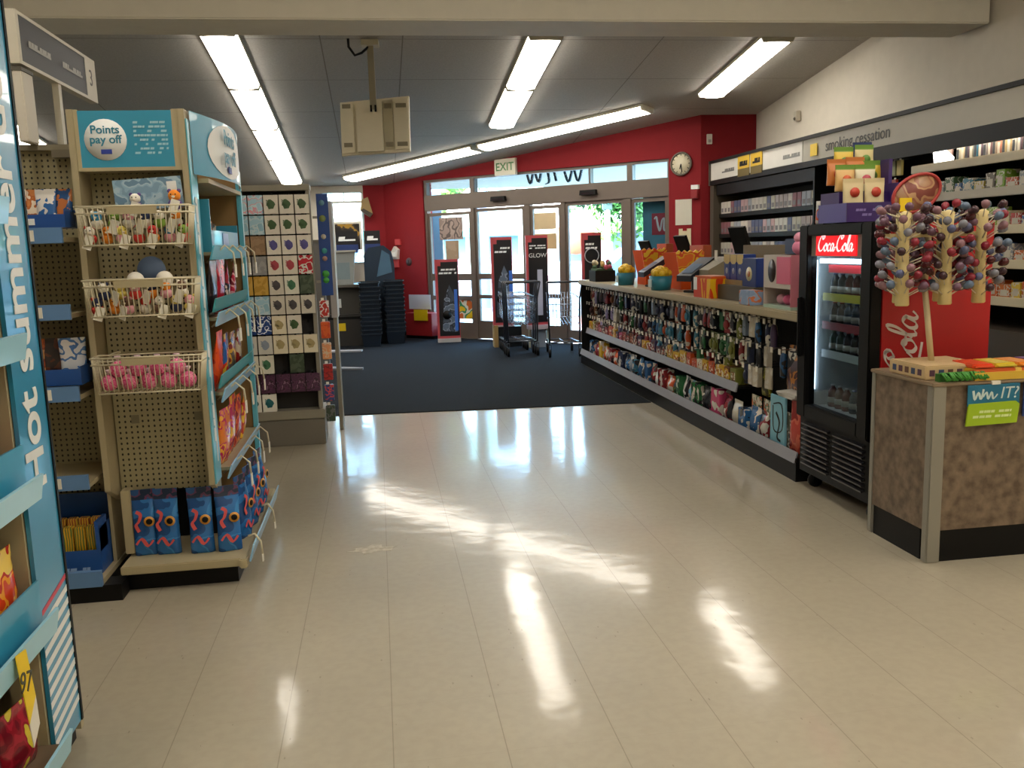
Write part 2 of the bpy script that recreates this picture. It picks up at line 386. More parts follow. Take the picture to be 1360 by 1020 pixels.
# storefront frame with transom lights and the sliding doors
fr = MB(); F = m_frame
fr.box(.9, 5.4, .02, .14, 2.1, 2.35, F, .006).box(.9, 5.4, .03, .13, 2.56, 2.6, F)
for a, b, z0, z1 in ((.9, .95, 0, 2.1), (.9, .95, 2.35, 2.56), (1.88, 1.97, 2.35, 2.56), (4.73, 4.82, 2.35, 2.56), (5.36, 5.4, 2.35, 2.56), (4.1, 4.13, 2.35, 2.56), (1.87, 1.95, 0, 2.1), (2.93, 3.04, 0, 2.1), (3.6, 3.68, 0, 2.1), (4.67, 4.79, 0, 2.1), (5.36, 5.4, 0, 2.1)):
    fr.box(a, b, .03, .13, z0, z1, F, .004)
o = struct('door_frame', fr); o.location = DO; o.rotation_euler = (0, 0, DR)
def leaf(name, a, b, z0, z1, rails):
    mb = MB()
    mb.box(a, a + .045, .05, .1, z0, z1, F).box(b - .045, b, .05, .1, z0, z1, F).box(a + .045, b - .045, .05, .1, z1 - .05, z1, F)
    for r0, r1 in rails: mb.box(a + .045, b - .045, .05, .1, r0, r1, F)
    o = struct(name, mb); o.location = DO; o.rotation_euler = (0, 0, DR)
    obj('pane', MB().box(a + .045, b - .045, .072, .078, z0, z1 - .05, m_glass), o); return o
leaf('window_2', .95, 1.87, .0, 2.06, ((0, .26), (.95, 1.06), (.63, .7)))
leaf('door_1', 1.95, 2.93, .012, 2.09, ((.012, .3), (.97, 1.06), (.66, .72)))
leaf('window_3', 3.04, 3.6, .012, 2.08, ((.012, .26), (.68, .74)))
leaf('door_2', 3.68, 4.67, .012, 2.1, ((.012, .2),))
leaf('window_4', 4.79, 5.36, 0, 2.09, ((0, .3),))
for i, (a, b) in enumerate(((.95, 1.88), (1.97, 4.1), (4.13, 4.73), (4.82, 5.36))):
    o = struct('window_%d' % (5 + i), MB().box(a, b, .075, .081, 2.35, 2.56, m_glass)); o.location = DO; o.rotation_euler = (0, 0, DR)

# ------------------------------------------------------------------ ceiling lamps
def lamp(p, q, label, w=.34, units=1):
    """one fluorescent fitting from plan point p to q on the sloping ceiling"""
    P = Vector((p[0], p[1], ceil_z(p[1]))); Q = Vector((q[0], q[1], ceil_z(q[1]))); yv = (Q - P); Ln = yv.length; yv.normalize()
    n = Vector((0, CB, 1)).normalized(); xv = yv.cross(n).normalized()
    mt = Matrix((xv, yv, n)).transposed().to_4x4(); mt.translation = P
    t = thing('ceiling_light', label, 'ceiling light', group='fluorescent ceiling lights'); t.matrix_world = mt
    hw = w / 2
    mb = MB().box(-hw, hw, 0, Ln, -.035, -.003, m_lamphouse)
    for yy in (0, Ln - .03):
        mb.prism([(-hw, -.035), (hw, -.035), (hw * .9, -.075), (-hw * .9, -.075)], yy, yy + .03, m_lamphouse, lambda u, v, d: (u, d, v))
    obj('housing', mb, t)
    m2 = MB().prism([(-hw * .98, -.036), (hw * .98, -.036), (hw * .8, -.072), (hw * .3, -.085), (-hw * .3, -.085), (-hw * .8, -.072)], .03, Ln - .03, m_tubes, lambda u, v, d: (u, d, v))
    obj('diffuser', m2, t)
    return t
m_lamphouse = M('#cfc8b4', .5); m_tubes = emissive('#fff6e8', LAMP)
def row(x, ys, name):
    for i, (a, b) in enumerate(zip(ys, ys[1:])):
        lamp((x, a), (x, b - .02), name % nth(i + 1))
row(-1.31, (8.62, 10.2, 11.85, 13.5, 15.2), 'fluorescent ceiling light over the gift card rack, %s of the row from the beam')
row(1.70, (8.7, 10.28, 11.9), 'fluorescent ceiling light over the middle of the aisle, %s of its row from the beam')
lamp((4.05, 8.73), (4.07, 10.6), 'single fluorescent ceiling light above the tobacco case')
lamp((-.38, 15.0), (1.52, 13.1), 'slanting ceiling light along the entrance wall, its photo corner end', .3)
lamp((1.58, 13.04), (3.46, 11.16), 'slanting fluorescent ceiling light along the entrance wall, its clock end', .3)
lamp((-4.3, 11.0), (-4.3, 12.6), 'distant fluorescent ceiling light seen beside the hanging aisle sign')
row(-1.4, (-2.4, -.8, 1.6, 3.2, 4.8), 'unseen ceiling light this side of the beam over the left shelves, %s of its row')  # near rows out of view, put in to light the front of the shop
row(1.7, (-2.6, -1.0, .4, 2.0, 3.6, 5.2), 'unseen ceiling light this side of the beam over the aisle, %s of its row')
row(4.1, (-2.4, -.8, 1.6, 3.2, 4.8), 'unseen ceiling light this side of the beam over the counter, %s of its row')

# ================================================================== OUTDOORS
m_pave = noise_mat('pavement', '#5f6c7a', '#6f7c8a', 3, .8); m_road = noise_mat('asphalt', '#5c6066', '#6c7078', 5, .9)
mb = MB().prism([(.4, 16.2), (4.5, 11.9), (12, 11.9), (40, 11.9), (40, 24), (-10, 24), (-10, 16.2)], -.12, -.03, m_pave, lambda u, v, d: (u, v, d)); struct('pavement', mb)
struct('road', MB().box(-20, 60, 24, 40, -.2, -.15, m_road)); struct('sidewalk', MB().box(-20, 60, 40, 60, -.2, -.05, m_pave))
m_leaf = noise_mat('leaf_green', '#3a6422', '#6c9038', 3, .6); m_leafd = noise_mat('leaf_dark', '#1c3f1e', '#3a6228', 3, .6); m_bark = noise_mat('bark', '#6d5c4c', '#8a7868', 8, .9)
def tree(label, x, y, h, cr, cz, n, mat, seed):
    rd = random.Random(seed); t = thing('street_tree', label, 'tree', (x, y, -.1), group='street trees outside')
    obj('trunk', MB().tube([(0, 0, 0), (.05, .02, h * .4), (-.03, .05, h * .75)], .14, m_bark, 8, r2=.07), t)
    mb = MB(); cl = [(rd.gauss(0, cr * .42), rd.gauss(0, cr * .42), cz + rd.gauss(0, cr * .34)) for _ in range(22)]
    for i in range(n):
        c = Vector(rd.choice(cl)); d = Vector((rd.gauss(0, 1), rd.gauss(0, 1), rd.gauss(0, 1))).normalized() * cr * .36 * rd.random() ** .4
        a = Vector((rd.gauss(0, 1), rd.gauss(0, 1), rd.gauss(0, 1))).normalized(); b = a.orthogonal().normalized(); s_ = cr * rd.uniform(.05, .085); p = c + d
        mb.face([p - a * s_ * 1.6, p + b * s_ * .6, p + a * s_ * 1.6, p - b * s_ * .6], mat)
    obj('foliage', mb, t); return t
tree('drooping light green street tree outside the left entrance window', 1.4, 20.5, 3.4, 1.15, 3.15, 1600, m_leaf, 3)
tree('broad dark green street tree across the road beyond the second door', 8.6, 33, 4.2, 2.1, 3.9, 2600, m_leafd, 4)
tree('light green street tree behind the signal pole', 11.6, 37, 4.0, 1.9, 3.4, 2000, m_leaf, 5)
tree('small green street tree at the right edge of the entrance', 8.9, 25.5, 3.6, 1.2, 3.6, 1400, m_leafd, 6)
def facade(label, x0, x1, y, h, wall, cols, rows, aw, seed):
    t = thing('shop_building', label, 'building', ((x0 + x1) / 2, y, -.1), group='buildings across the road'); W_ = x1 - x0
    obj('wall', MB().box(-W_/2, W_/2, 0, 6, 0, h, M(wall, .8)), t)
    for i in range(cols):
        for j in range(rows):
            cx, z = -W_/2 + W_ * (i + .5) / cols, .6 + j * 3.0
            f = obj('window', MB().box(cx - W_/cols*.33, cx + W_/cols*.33, -.06, 0, z, z + 1.7, M('#e8e6df', .6)), t)
            obj('pane', MB().box(cx - W_/cols*.29, cx + W_/cols*.29, -.075, -.06, z + .1, z + 1.6, M('#5c7484', .15)), f)
    if aw: obj('awning', MB().prism([(0, 2.5), (-1.2, 2.2), (-1.2, 2.05), (0, 2.35)], -W_/2 * .9, W_/2 * .9, M(aw, .7), lambda u, v, d: (d, u, v)), t)
    return t
facade('pale shop building with teal awning across the road seen through the first door', -3, 7.5, 44, 4.2, '#ded8cc', 4, 1, '#3f9aa0', 1)
fb = facade('cream shop building with red awning and oval sign across the road', 8.2, 17, 44, 3.6, '#e6dfd4', 3, 1, '#aba49c', 2)
obj('oval_sign', MB().lathe([(.01, -.06), (.95, -.06), (.95, 0), (.01, 0)], M('#d8583a', .5), 20, (-3.0, -1.25, 2.0), 'y'), fb); obj('red_sign', MB().box(-2.7, -2.1, -1.3, -1.2, 1.1, 1.6, M('#c83040', .5)), fb)
sg = thing('traffic_signal', 'green traffic signal on a grey pole beyond the second door', 'traffic signal', (7.32, 28, -.05))
obj('pole', MB().tube([(0, 0, 0), (0, 0, 2.6)], .09, M('#9aa5b5', .5), 10), sg)
obj('signal_head', MB().box(-.15, .15, -.1, .1, 2.55, 3.2, M('#22302c', .5), .03), sg)
obj('green_light', MB().lathe([(.01, -.02), (.18, -.02), (.14, .02), (.01, .03)], emissive('#19e0c8', 5), 16, (0, -.125, 2.93), 'y'), sg)
lp = thing('street_pole', 'pale blue grey utility pole outside the first sliding door', 'pole', (2.55, 21.5, -.05))
obj('shaft', MB().tube([(0, 0, 0), (0, 0, 6.5)], .14, M('#8fa3bd', .6), 12), lp); obj('base_plate', MB().box(-.2, .2, -.2, .2, 0, .05, M('#8fa3bd', .6)), lp)
struct('pillar_outside', MB().box(.87, 1.2, 16.4, 16.7, -.1, 3.2, M('#5f7f95', .6)))
# wide sign of the shop over the doors, read from its back
bs = thing('storefront_sign', 'dark script sign letters outside the transom window, seen from behind', 'sign', (0, 0, 0))
mb = MB(); f = lambda u, v, d: tuple(D(2.75 + (1 - u) * .9, .6 + d, 2.4 + v * .34))
for st in ([(.0, .9), (.1, .1), (.2, .7), (.3, .1), (.42, 1.0)], [(.55, .2), (.62, .8), (.72, .75), (.7, .2), (.78, .1)], [(.85, .9), (.92, .2), (1.02, .75), (1.1, .15), (1.2, .95)]): ribbon(mb, st, .015, .04, M('#20303c', .5), f, .03)
obj('lettering', mb, bs)
rail_ = MB().tube([tuple(D(2.6, .6, 2.36)), tuple(D(4.1, .6, 2.36))], .012, M('#20303c', .5)).tube([tuple(D(2.65, .6, 2.36)), tuple(D(2.65, .22, 2.36))], .012, M('#20303c', .5)).tube([tuple(D(4.05, .6, 2.36)), tuple(D(4.05, .22, 2.36))], .012, M('#20303c', .5)); obj('bracket', rail_, bs)
car = thing('parked_car', 'dark blue grey parked car in the road beyond the second door', 'car', (9.3, 29.5, -.15))
body = MB().prism([(-2.1, .35), (2.1, .35), (2.15, .75), (1.3, .95), (.7, 1.45), (-1.0, 1.45), (-1.6, .95), (-2.15, .85)], -.8, .8, M('#3c4c66', .25, .3), lambda u, v, d: (u, d, v)); obj('body', body, car)
obj('window', MB().prism([(-1.35, .98), (1.1, .98), (.62, 1.38), (-.95, 1.38)], -.81, .81, M('#1d242c', .1), lambda u, v, d: (u, d, v)), car)
for sx in (-1.3, 1.3):
    for sy in (-.78, .78): obj('wheel', MB().lathe([(.01, -.1), (.33, -.1), (.33, .1), (.01, .1)], m_black, 18, (sx, sy, .33), 'y'), car)
# ================================================================== LEFT SIDE
def wobj(name, mb, parent):
    """mesh given in room coordinates, parented to a thing that stands unrotated at its base"""
    l = parent.location if parent.parent is None else parent.parent.location + parent.location
    return obj(name, mb.xform(Matrix.Translation(-Vector(l))), parent)
def bag(mb, w, h, d, m, crimp=.03, mtop=None, lean=0.0, n=18, base=0.55):
    """pillow bag standing on z=0, face towards -y, with pinched top seam and a few creases"""
    k = mb.mi(m); kt = mb.mi(mtop or m); rings = []; lv = [0, .04, .15, .35, .55, .75, .88, .95, 1.0]
    for t in lv:
        th = (d / 2) * max(.04, (1 - t ** 2.2)) * (base + (1 - base) * math.sin(min(1, t * 2.2) * PI / 2)); ww = (w / 2) * (.93 + .07 * abs(2 * t - 1))
        ring = []
        for j in range(n):
            a = 2 * PI * j / n; c, s_ = math.cos(a), math.sin(a)
            x = ww * math.copysign(abs(c) ** .55, c); y = th * math.copysign(abs(s_) ** .8, s_) * (1 + .10 * math.sin(5 * a + 9 * t))
            ring.append(mb.bm.verts.new((x, y + lean * t * h, t * (h - crimp))))
        rings.append(ring)
    ring = [mb.bm.verts.new((v.co.x, lean * h + (.0015 if math.sin(2*PI*j/n) >= 0 else -.0015), h)) for j, v in enumerate(rings[-1])]; rings.append(ring)
    for i, (A, B) in enumerate(zip(rings, rings[1:])):
        for j in range(n):
            f = mb.bm.faces.new((A[j], A[(j+1) % n], B[(j+1) % n], B[j])); f.smooth = i < len(rings) - 2; f.material_index = kt if i >= len(rings) - 3 else k
    for q in (rings[0][::-1], rings[-1]):
        f = mb.bm.faces.new(q); f.material_index = k
    return mb
m_blue = M('#5f86b4', .4); m_lblue = M('#8fc0e2', .3, 0, .3); m_teal = M('#3796b6', .35, 0, .2); m_tealk = M('#62b6cc', .3, 0, .2); m_ltxt = M('#e9ecea', .5); m_navy = M('#26386b', .4)
m_wire = M('#cfc6a8', .35, .1); m_peg = pegboard_mat('xz', .0254, '#9b9270'); m_pegy = pegboard_mat('yz'); m_beige = M('#a89c7c', .5); m_tagw = M('#e8e4d6', .5); m_tagy = M('#f2cf1c', .45)
# ---- end of the gondola facing the camera, with shelves along its aisle side
G = thing('gondola_shelf', 'beige pegboard gondola end with three wire baskets and a teal points sign on top', 'store shelf', (-1.02, 4.6, 0))
gx0, gx1, gy = -1.25, -.79, 4.24
wobj('back_panel', MB().box(gx0 + .02, gx1 - .02, gy, gy + .02, .42, 1.9, m_peg), G)
for x0, x1 in ((gx0 - .012, gx0 + .014), (gx1 - .02, gx1 + .004)):
    wobj('upright', MB().prism([(gy - .14, .46), (gy + .02, .38), (gy + .02, 2.12), (gy - .14, 2.12)], x0, x1, m_beige, lambda u, v, d: (d, u, v)), G)
wobj('spine', MB().box(-1.03, -1.0, gy + .02, 5.25, .44, 2.0, m_pegy), G); wobj('shade_panel', MB().box(-1.2, -.82, 4.44, 4.45, .126, .42, m_dark), G)  # dark sheet low down paints the deep shade between the bags
wobj('corner_post', MB().box(-1.22, -1.18, 4.17, 4.24, .14, .44, m_cream, .003), G)
wobj('far_panel', MB().box(-1.25, -.74, 5.25, 5.27, .1, 1.95, M('#8d6f45', .5)), G)
wobj('far_post', MB().box(-.76, -.735, 5.24, 5.28, .1, 1.95, m_tealk), G)
wobj('kick_base', MB().box(-1.2, -.71, 4.08, 5.25, 0, .085, m_black), G)
wobj('deck', MB().box(-1.21, -.665, 4.03, 5.25, .087, .125, m_cream, .004).box(-.69, -.655, 4.0, 4.06, .085, .13, m_cream, .006), G)
hp = MB().box(gx0 + .03, gx1 - .05, gy - .13, gy - .122, 1.88, 2.115, m_teal).box(gx0, gx0 + .03, gy - .13, gy - .12, 1.88, 2.12, m_cream).box(gx1 - .05, gx1 - .01, gy - .13, gy - .12, 1.88, 2.12, m_cream).box(gx0, gx1, gy - .13, gy, 1.865, 1.88, m_cream)
hd = wobj('header_sign', hp, G)
yy = gy - .131
wobj('white_disc', MB().lathe([(.001, -.0015), (.086, -.0015), (.086, 0), (.001, 0)], m_ltxt, 28, (-1.115, yy, 1.995), 'y'), hd)
m_txtteal = M('#2b7f9a', .5); m_txtblue = M('#2a3f9a', .5)
def otext(o, body, size, p, *a, **k): return text(body, size, Vector(p) - o.location - (o.parent.location if o.parent else Vector()), *a, **k)
text('Points\npay off', .048, Vector((-1.115, yy - .003, 2.015)) - G.location, '-y', m_txtteal, G, bold=.0008)
wobj('blue_label', MB().box(-1.137, -1.093, yy - .003, yy - .001, 1.935, 1.955, m_txtblue), hd)
f = lambda u, v, d: (u, yy - d, v)
wobj('small_print', marks(MB(), -1.0, -.86, 1.93, 2.075, 8, M('#9fd0dc', .5), 5, f), hd)
sp = MB().box(gx1 + .005, gx1 + .011, gy - .13, gy + .01, .46, 2.08, m_tealk)
f2 = lambda u, v, d: (gx1 + .0115 + d, v, u)
sp = wobj('side_label', sp, G)
wobj('small_print', marks(MB(), .55, 1.75, gy - .1, gy - .03, 1, m_ltxt, 6, lambda u, v, d: (gx1 + .012 + d, gy - .07 - (v - gy + .07), u)), sp)
for x in (-1.14, -.86): wobj('sticker', MB().box(x - .018, x + .018, gy - .002, gy, .97 - .23, 1.01 - .23, M('#77715a', .5)), G)
# curved sign over the aisle side
cs = MB(); pts = [(-.775 + .075 * math.sin(PI * i / 14) + .03 * i / 14, 4.16 + 1.12 * i / 14) for i in range(15)]
for (a, b), (c, d) in zip(pts, pts[1:]): cs.face([(a, b, 1.85), (c, d, 1.85), (c, d, 2.12), (a, b, 2.12)], m_teal, True).face([(a - .004, b, 2.12), (c - .004, d, 2.12), (c - .004, d, 1.85), (a - .004, b, 1.85)], m_white, True)
cs_o = wobj('curved_sign', cs, G)
dc = MB(); R_ = .125
def curve_x(y): return -.775 + .075 * math.sin(PI * (y - 4.16) / 1.12) + .03 * (y - 4.16) / 1.12
ring = []
for i in range(12):
    for s_ in (0,):
        a0, a1 = 4.62 + .30 * math.cos(PI * i / 12), 4.62 + .30 * math.cos(PI * (i + 1) / 12); h0, h1 = R_ * math.sin(PI * i / 12), R_ * math.sin(PI * (i + 1) / 12)
        dc.face([(curve_x(a0) + .003, a0, 1.985 - h0), (curve_x(a0) + .003, a0, 1.985 + h0), (curve_x(a1) + .003, a1, 1.985 + h1), (curve_x(a1) + .003, a1, 1.985 - h1)], m_ltxt, True)
wobj('white_oval', dc, cs_o)
tl = text('Points\npay off', .1, Vector((curve_x(4.6) + .012, 4.6, 2.0)) - G.location, ((.03, 1, 0), (0, 0, 1)), m_txtteal, G, bold=.001); 
wobj('blue_label', MB().box(curve_x(4.6) + .006, curve_x(4.6) + .009, 4.56, 4.64, 1.885, 1.915, m_txtblue), cs_o)
wobj('top_shelf', MB().box(-1.0, -.735, gy + .03, 5.25, 1.82, 1.84, m_cream), G)
# shelves along the aisle side, price rails and hook tags
def price_rail(x, z, y0, y1, m=m_lblue, tilt=.3, h=.062):
    return MB().prism([(x, z), (x + h * tilt, z + h), (x + h * tilt - .006, z + h + .002), (x - .008, z)], y0, y1, m, lambda u, v, d: (u, d, v))
zs = [1.51, 1.21, .86, .5]
for i, z in enumerate(zs):
    sh = wobj('shelf', MB().box(-1.0, -.74, gy + .03, 5.24, z - .015, z, m_cream), G)
    wobj('price_rail', price_rail(-.735, z - .035, gy - .06, 5.2, m_tealk if i == 0 else m_lblue), sh)
    if i in (1, 2): wobj('lip', price_rail(-.742, z + .03, gy - .06, 5.2, M('#3e9499', .35), .25, .06), sh)
    for k in range(4):
        y = gy + .12 + k * .24
        wobj('hook_tag', MB().tube([(-.79, y, z - .05), (-.70, y, z + .03), (-.665, y, z - .005), (-.66, y, z - .07)], .005, m_wire, 6).box(-.662, -.656, y - .014, y + .014, z - .12, z - .06, m_tagw), sh)
dk = wobj('price_rail', price_rail(-.64, .11, 4.02, 5.08, m_lblue, .25, .075), G)
for y in (4.12, 4.62): wobj('hook_tag', MB().tube([(-.66, y, .2), (-.63, y, .21), (-.605, y, .17), (-.6, y, .1)], .005, m_wire, 6).box(-.603, -.597, y - .012, y + .012, .075, .11, m_tagw), dk)
# ---- baskets
def basket(label, z0, z1):
    t = thing('wire_basket', label, 'basket', (-1.0, gy - .14, z0), group='wire baskets on the pegboard end')
    mb = MB(); hw, yf, yb, h = .228, -.135, -.004, z1 - z0; r = .0032; x0, x1 = -hw, hw
    for z, inset in ((h, 0), (h * .82, .002), (0, .02)):
        a, b = x0 + inset, x1 - inset; mb.tube([(a, yf + inset, z), (b, yf + inset, z), (b, yb, z), (a, yb, z)], r * 1.3, m_wire, 6, True)
    for i in range(22):
        x = x0 + .01 + (x1 - x0 - .02) * i / 21; xb = x * .93; mb.tube([(x, yf, h), (xb, yf + .02, 0), (xb, yb, 0)], r * .75, m_wire, 5)
    for i in range(7):
        y = yf + .02 + (yb - yf - .02) * i / 6
        for sx in (-1, 1): mb.tube([(sx * hw, y, h), (sx * (hw - .018), y, 0)], r * .75, m_wire, 5)
    obj('wire_cage', mb, t)
    obj('label_holder', MB().box(-.1, .1, yf - .006, yf - .002, h - .034, h - .004, m_cream), t)
    for sx in (-.18, .18): obj('hook', MB().box(sx - .006, sx + .006, -.004, .139, h - .006, h + .004, m_wire), t)
    return t
B1 = basket('topmost wire basket on the pegboard end, filled with mixed plush toys', 1.55, 1.71)
B2 = basket('middle wire basket on the pegboard end, with red and orange plush toys', 1.25, 1.405)
B3 = basket('lowest wire basket on the pegboard end, holding pink balls', .92, 1.075)
PL = ['#e9e4d6', '#d8423a', '#e98c2a', '#3a8fc0', '#7fa23f', '#5d4a86', '#e6d36a', '#e3a3ad', '#6d5240', '#c9c4ba', '#2b3556']
CN = dict(zip(PL, 'white red orange blue green purple yellow pink brown grey navy'.split()))
plush_n = 0
def plush(x, y, z, c, c2, r, where, name_i, tagm=True, rz=0, ears=True):
    t = thing('plush_toy', '%s and %s plush toy %s' % (CN[c], CN[c2], where), 'toy', (x, y, z), rz, 'plush toys in the wire baskets')
    obj('body', MB().ball((0, 0, r * .62), r * .72, M(c, .9), 12, (1, .9, .86)), t)
    h = MB().ball((0, -.1 * r, r * 1.45), r * .62, M(c2, .9), 12)
    if ears:
        for s_ in (-1, 1): h.ball((s_ * r * .46, 0, r * 1.95), r * .22, M(c, .9), 8)
    h.ball((0, -.62 * r, r * 1.36), r * .2, M('#efe6d2', .9), 8, (1, .6, .8))
    for s_ in (-1, 1): h.ball((s_ * r * .22, -.63 * r, r * 1.58), r * .075, m_black, 6)
    obj('head', h, t)
    if tagm: obj('paper_tag', MB().box(-.018, .018, -.003, 0, -.06, 0, m_tagw).xform(Matrix.Translation((r * .3, -r * .95, r * 1.0)) @ Matrix.Rotation(.35, 4, 'Y')), t)
    return t
rd = random.Random(11)
hilo = {0: 'in the bottom of', 1: 'on top of the heap in'}
def fill(Bk, z, cols, nm, layers=2, n=7):
    for l in range(layers):
        for i in range(n if l == 0 else n - 1):
            c = cols[(i * 3 + l) % len(cols)]; c2 = cols[(i * 2 + l + 1) % len(cols)]
            x = -1.0 - .19 + (.38 * (i + .5 * l) / (n - 1)); y = gy - .205 + (.012 if i % 2 else -.01)
            plush(x, y, z + .006 + .062 * l, c, c2, .036, 'in %s basket, %s layer, %s from left' % (nm, ('lower', 'upper')[l], nth(i + 1)), i, i % 2 == l, rd.uniform(-.6, .6), i % 3 != 1)
fill(B1, 1.55, ['#d8423a', '#e9e4d6', '#3a8fc0', '#e98c2a', '#7fa23f', '#e6d36a', '#e3a3ad', '#c9c4ba', '#2b3556'], 'topmost')
fill(B2, 1.25, ['#d8423a', '#2b3556', '#e9e4d6', '#e98c2a', '#e6d36a', '#6d5240', '#e3a3ad'], 'middle')
plush(-.84, gy - .2, 1.69, '#5d4a86', '#e98c2a', .042, 'peeking over the right end of the topmost basket', 0)
plush(-1.0, gy - .2, 1.69, '#5d4a86', '#e9e4d6', .036, 'peeking over the middle of the topmost basket', 0)
for i, (x, n_) in enumerate(((-1.06, 'left'), (-.94, 'right'))):
    tag(obj('white_ball', MB().ball((0, 0, 0), .036, M('#e9e4d6', .6), 14), None, (x + .03, gy - .2, 1.40)), 'white ball lying high in the %s of the middle basket' % n_, 'ball', 'balls in the wire baskets')
tag(obj('blue_card', MB().lathe([(.001, -.002), (.06, -.002), (.06, 0), (.001, 0)], M('#5a6f8e', .6), 20, (0, 0, 0), 'y'), None, (-.97, gy - .16, 1.44)), 'round slate blue card standing behind the middle basket toys', 'card')
cdm = MB().box(-.14, .14, -.004, 0, 0, .13, printed(['#7fa0b8', '#92b4c8', '#a9c3d0', '#6d8ea8'], 20, 2)).box(.08, .12, -.006, -.004, .07, .11, m_ltxt); cdm.xform(Matrix.Rotation(-.06, 4, 'Y'))
tag(obj('display_card', cdm, None, (-.95, gy - .16, 1.70)), 'pale blue display card standing behind the topmost basket', 'card')
for i in range(9):
    l = i // 5; x = -1.175 + .082 * (i % 5) + .041 * l
    t = thing('pink_ball', 'pink wrapped ball in the lowest basket, %s of its %s layer from the left' % (nth(i % 5 + 1), 'upper' if l else 'lower'), 'ball', (x, gy - .207, .926 + .058 * l), group='pink balls in the lowest basket')
    obj('ball', MB().ball((0, 0, .036), .036, printed(['#e86a9a', '#d9417e', '#f29ab8', '#e86a9a'], 40, i % 3), 14), t)
    obj('wrapper_knot', MB().lathe([(.002, .068), (.005, .073), (.015, .092), (.012, .094), (.003, .076)], M('#e6c9d2', .25), 8), t)
# ---- blue bags on the deck and other bags on the side shelves
m_bb = printed(['#1f4f8a', '#2f74b8', '#2f74b8', '#3f8ccc', '#2b66a6'], 10, 1, .22); m_bbt = printed(['#223048', '#5c3a58', '#2b4f80'], 22, 4, .2)
bb = MB(); bag(bb, .11, .31, .085, m_bb, .035, m_bbt)
bb0 = thing('snack_bag', '', 'snack bag', group='blue bags on the bottom deck'); obj('bag', bb, bb0)
for x, z, r in ((.024, .165, .024),):
    eye = MB(); eye.lathe([(.001, -.003), (r, -.003), (r, 0), (.001, 0)], M('#d89a3a', .4), 14, (x, -.0385, z), 'y').lathe([(.001, -.005), (r * .6, -.005), (r * .6, -.002), (.001, -.002)], m_black, 12, (x, -.0385, z), 'y'); obj('printed_ring', eye, bb0)
eye = MB(); ribbon(eye, [(-.03, .215), (-.012, .2), (-.02, .17), (-.034, .15), (-.022, .12)], .008, .016, M('#d85a5a', .4), lambda u, v, d: (u, -.038 - d, v), .002)
obj('printed_swirl', eye, bb0)
obj('printed_wave', ribbon(MB(), [(-.04, .06), (-.015, .085), (.01, .05), (.035, .075)], .006, .016, M('#d85a5a', .4), lambda u, v, d: (u, -.0395 - d, v), .002), bb0)
first = True
for lab, x, y, rz in (('leftmost of the four facing the camera', -1.13, 4.2, .1), ('second from the left facing the camera', -1.03, 4.19, -.05), ('third from the left facing the camera', -.875, 4.17, .08), ('at the front right corner', -.752, 4.17, .25),
                      ('behind the corner bag along the aisle rail', -.72, 4.36, 1.2), ('third along the aisle rail from the corner', -.71, 4.55, 1.3), ('fourth along the aisle rail from the corner', -.71, 4.74, 1.2), ('last along the aisle rail from the corner', -.71, 4.93, 1.35)):
    L_ = 'blue snack bag on the bottom deck, ' + lab
    if first: bb0.location = (x, y, .126); bb0.rotation_euler = (0, 0, rz); bb0['label'] = L_; first = False
    else: dup(bb0, (x, y, .126), L_, rz)
def side_bags(z, specs, sh):
    for i, (cols, w, h, y, nm, seed) in enumerate(specs):
        t = obj('snack_bag', bag(MB(), w, h, .06, printed(cols, 16, seed, .22), .02, None, -.15), None, (-.80, y, z + .001), PI / 2 + rd.uniform(-.15, .15))
        tag(t, '%s leaning on the %s side shelf, %s from the pegboard end' % (nm, sh, nth(i + 1)), 'snack bag', 'bags on the side shelves')
side_bags(.5, ((['#e07a2a', '#c2255c', '#f0a830', '#b01e48'], .16, .27, 4.36, 'orange and magenta bag', 1), (['#b3224f', '#e0702a', '#c9305a', '#f0b030'], .17, .3, 4.56, 'magenta bag with orange picture', 2), (['#b8322e', '#d86a2a', '#8e2430'], .16, .27, 4.77, 'red and orange bag', 3), (['#d0872e', '#c2413a', '#f0c040'], .16, .26, 4.98, 'amber bag', 4)), 'lowest')
side_bags(.86, ((['#d8401f', '#e8541f', '#c23018'], .16, .28, 4.36, 'plain orange red bag', 5), (['#2860a8', '#d8402a', '#e0b83a'], .15, .25, 4.56, 'blue and red bag', 6), (['#5a5048', '#d0a040', '#8a3a30'], .15, .24, 4.77, 'dark brown and gold bag', 7), (['#8a2420', '#c8b8a0'], .15, .24, 4.98, 'maroon and cream bag', 8)), 'third')
side_bags(1.21, ((['#241f22', '#3a2c30', '#5c2228'], .17, .26, 4.36, 'black bag', 9), (['#b01f30', '#8a1a2a', '#d04a50'], .17, .27, 4.56, 'crimson bag', 10), (['#a82838', '#2a2630', '#d8c8c0'], .16, .25, 4.77, 'crimson and black bag', 11), (['#c02a4a', '#e0a0a8', '#7a2030'], .16, .24, 4.98, 'rose red bag', 12)), 'second')
tr = thing('display_tray', 'teal cardboard display tray on the top side shelf', 'tray', (-.85, 4.72, 1.511))
obj('tray', MB().box(-.12, .1, -.4, -.39, 0, .24, m_teal).box(-.12, .1, .39, .4, 0, .14, m_teal).box(.09, .1, -.39, .39, 0, .1, m_teal).box(-.12, -.11, -.39, .39, 0, .2, m_teal).box(-.11, .09, -.39, .39, 0, .006, m_teal), tr)
obj('price_card', MB().box(.1, .103, -.1, .06, .01, .09, M('#7ba3d6', .4)), tr)
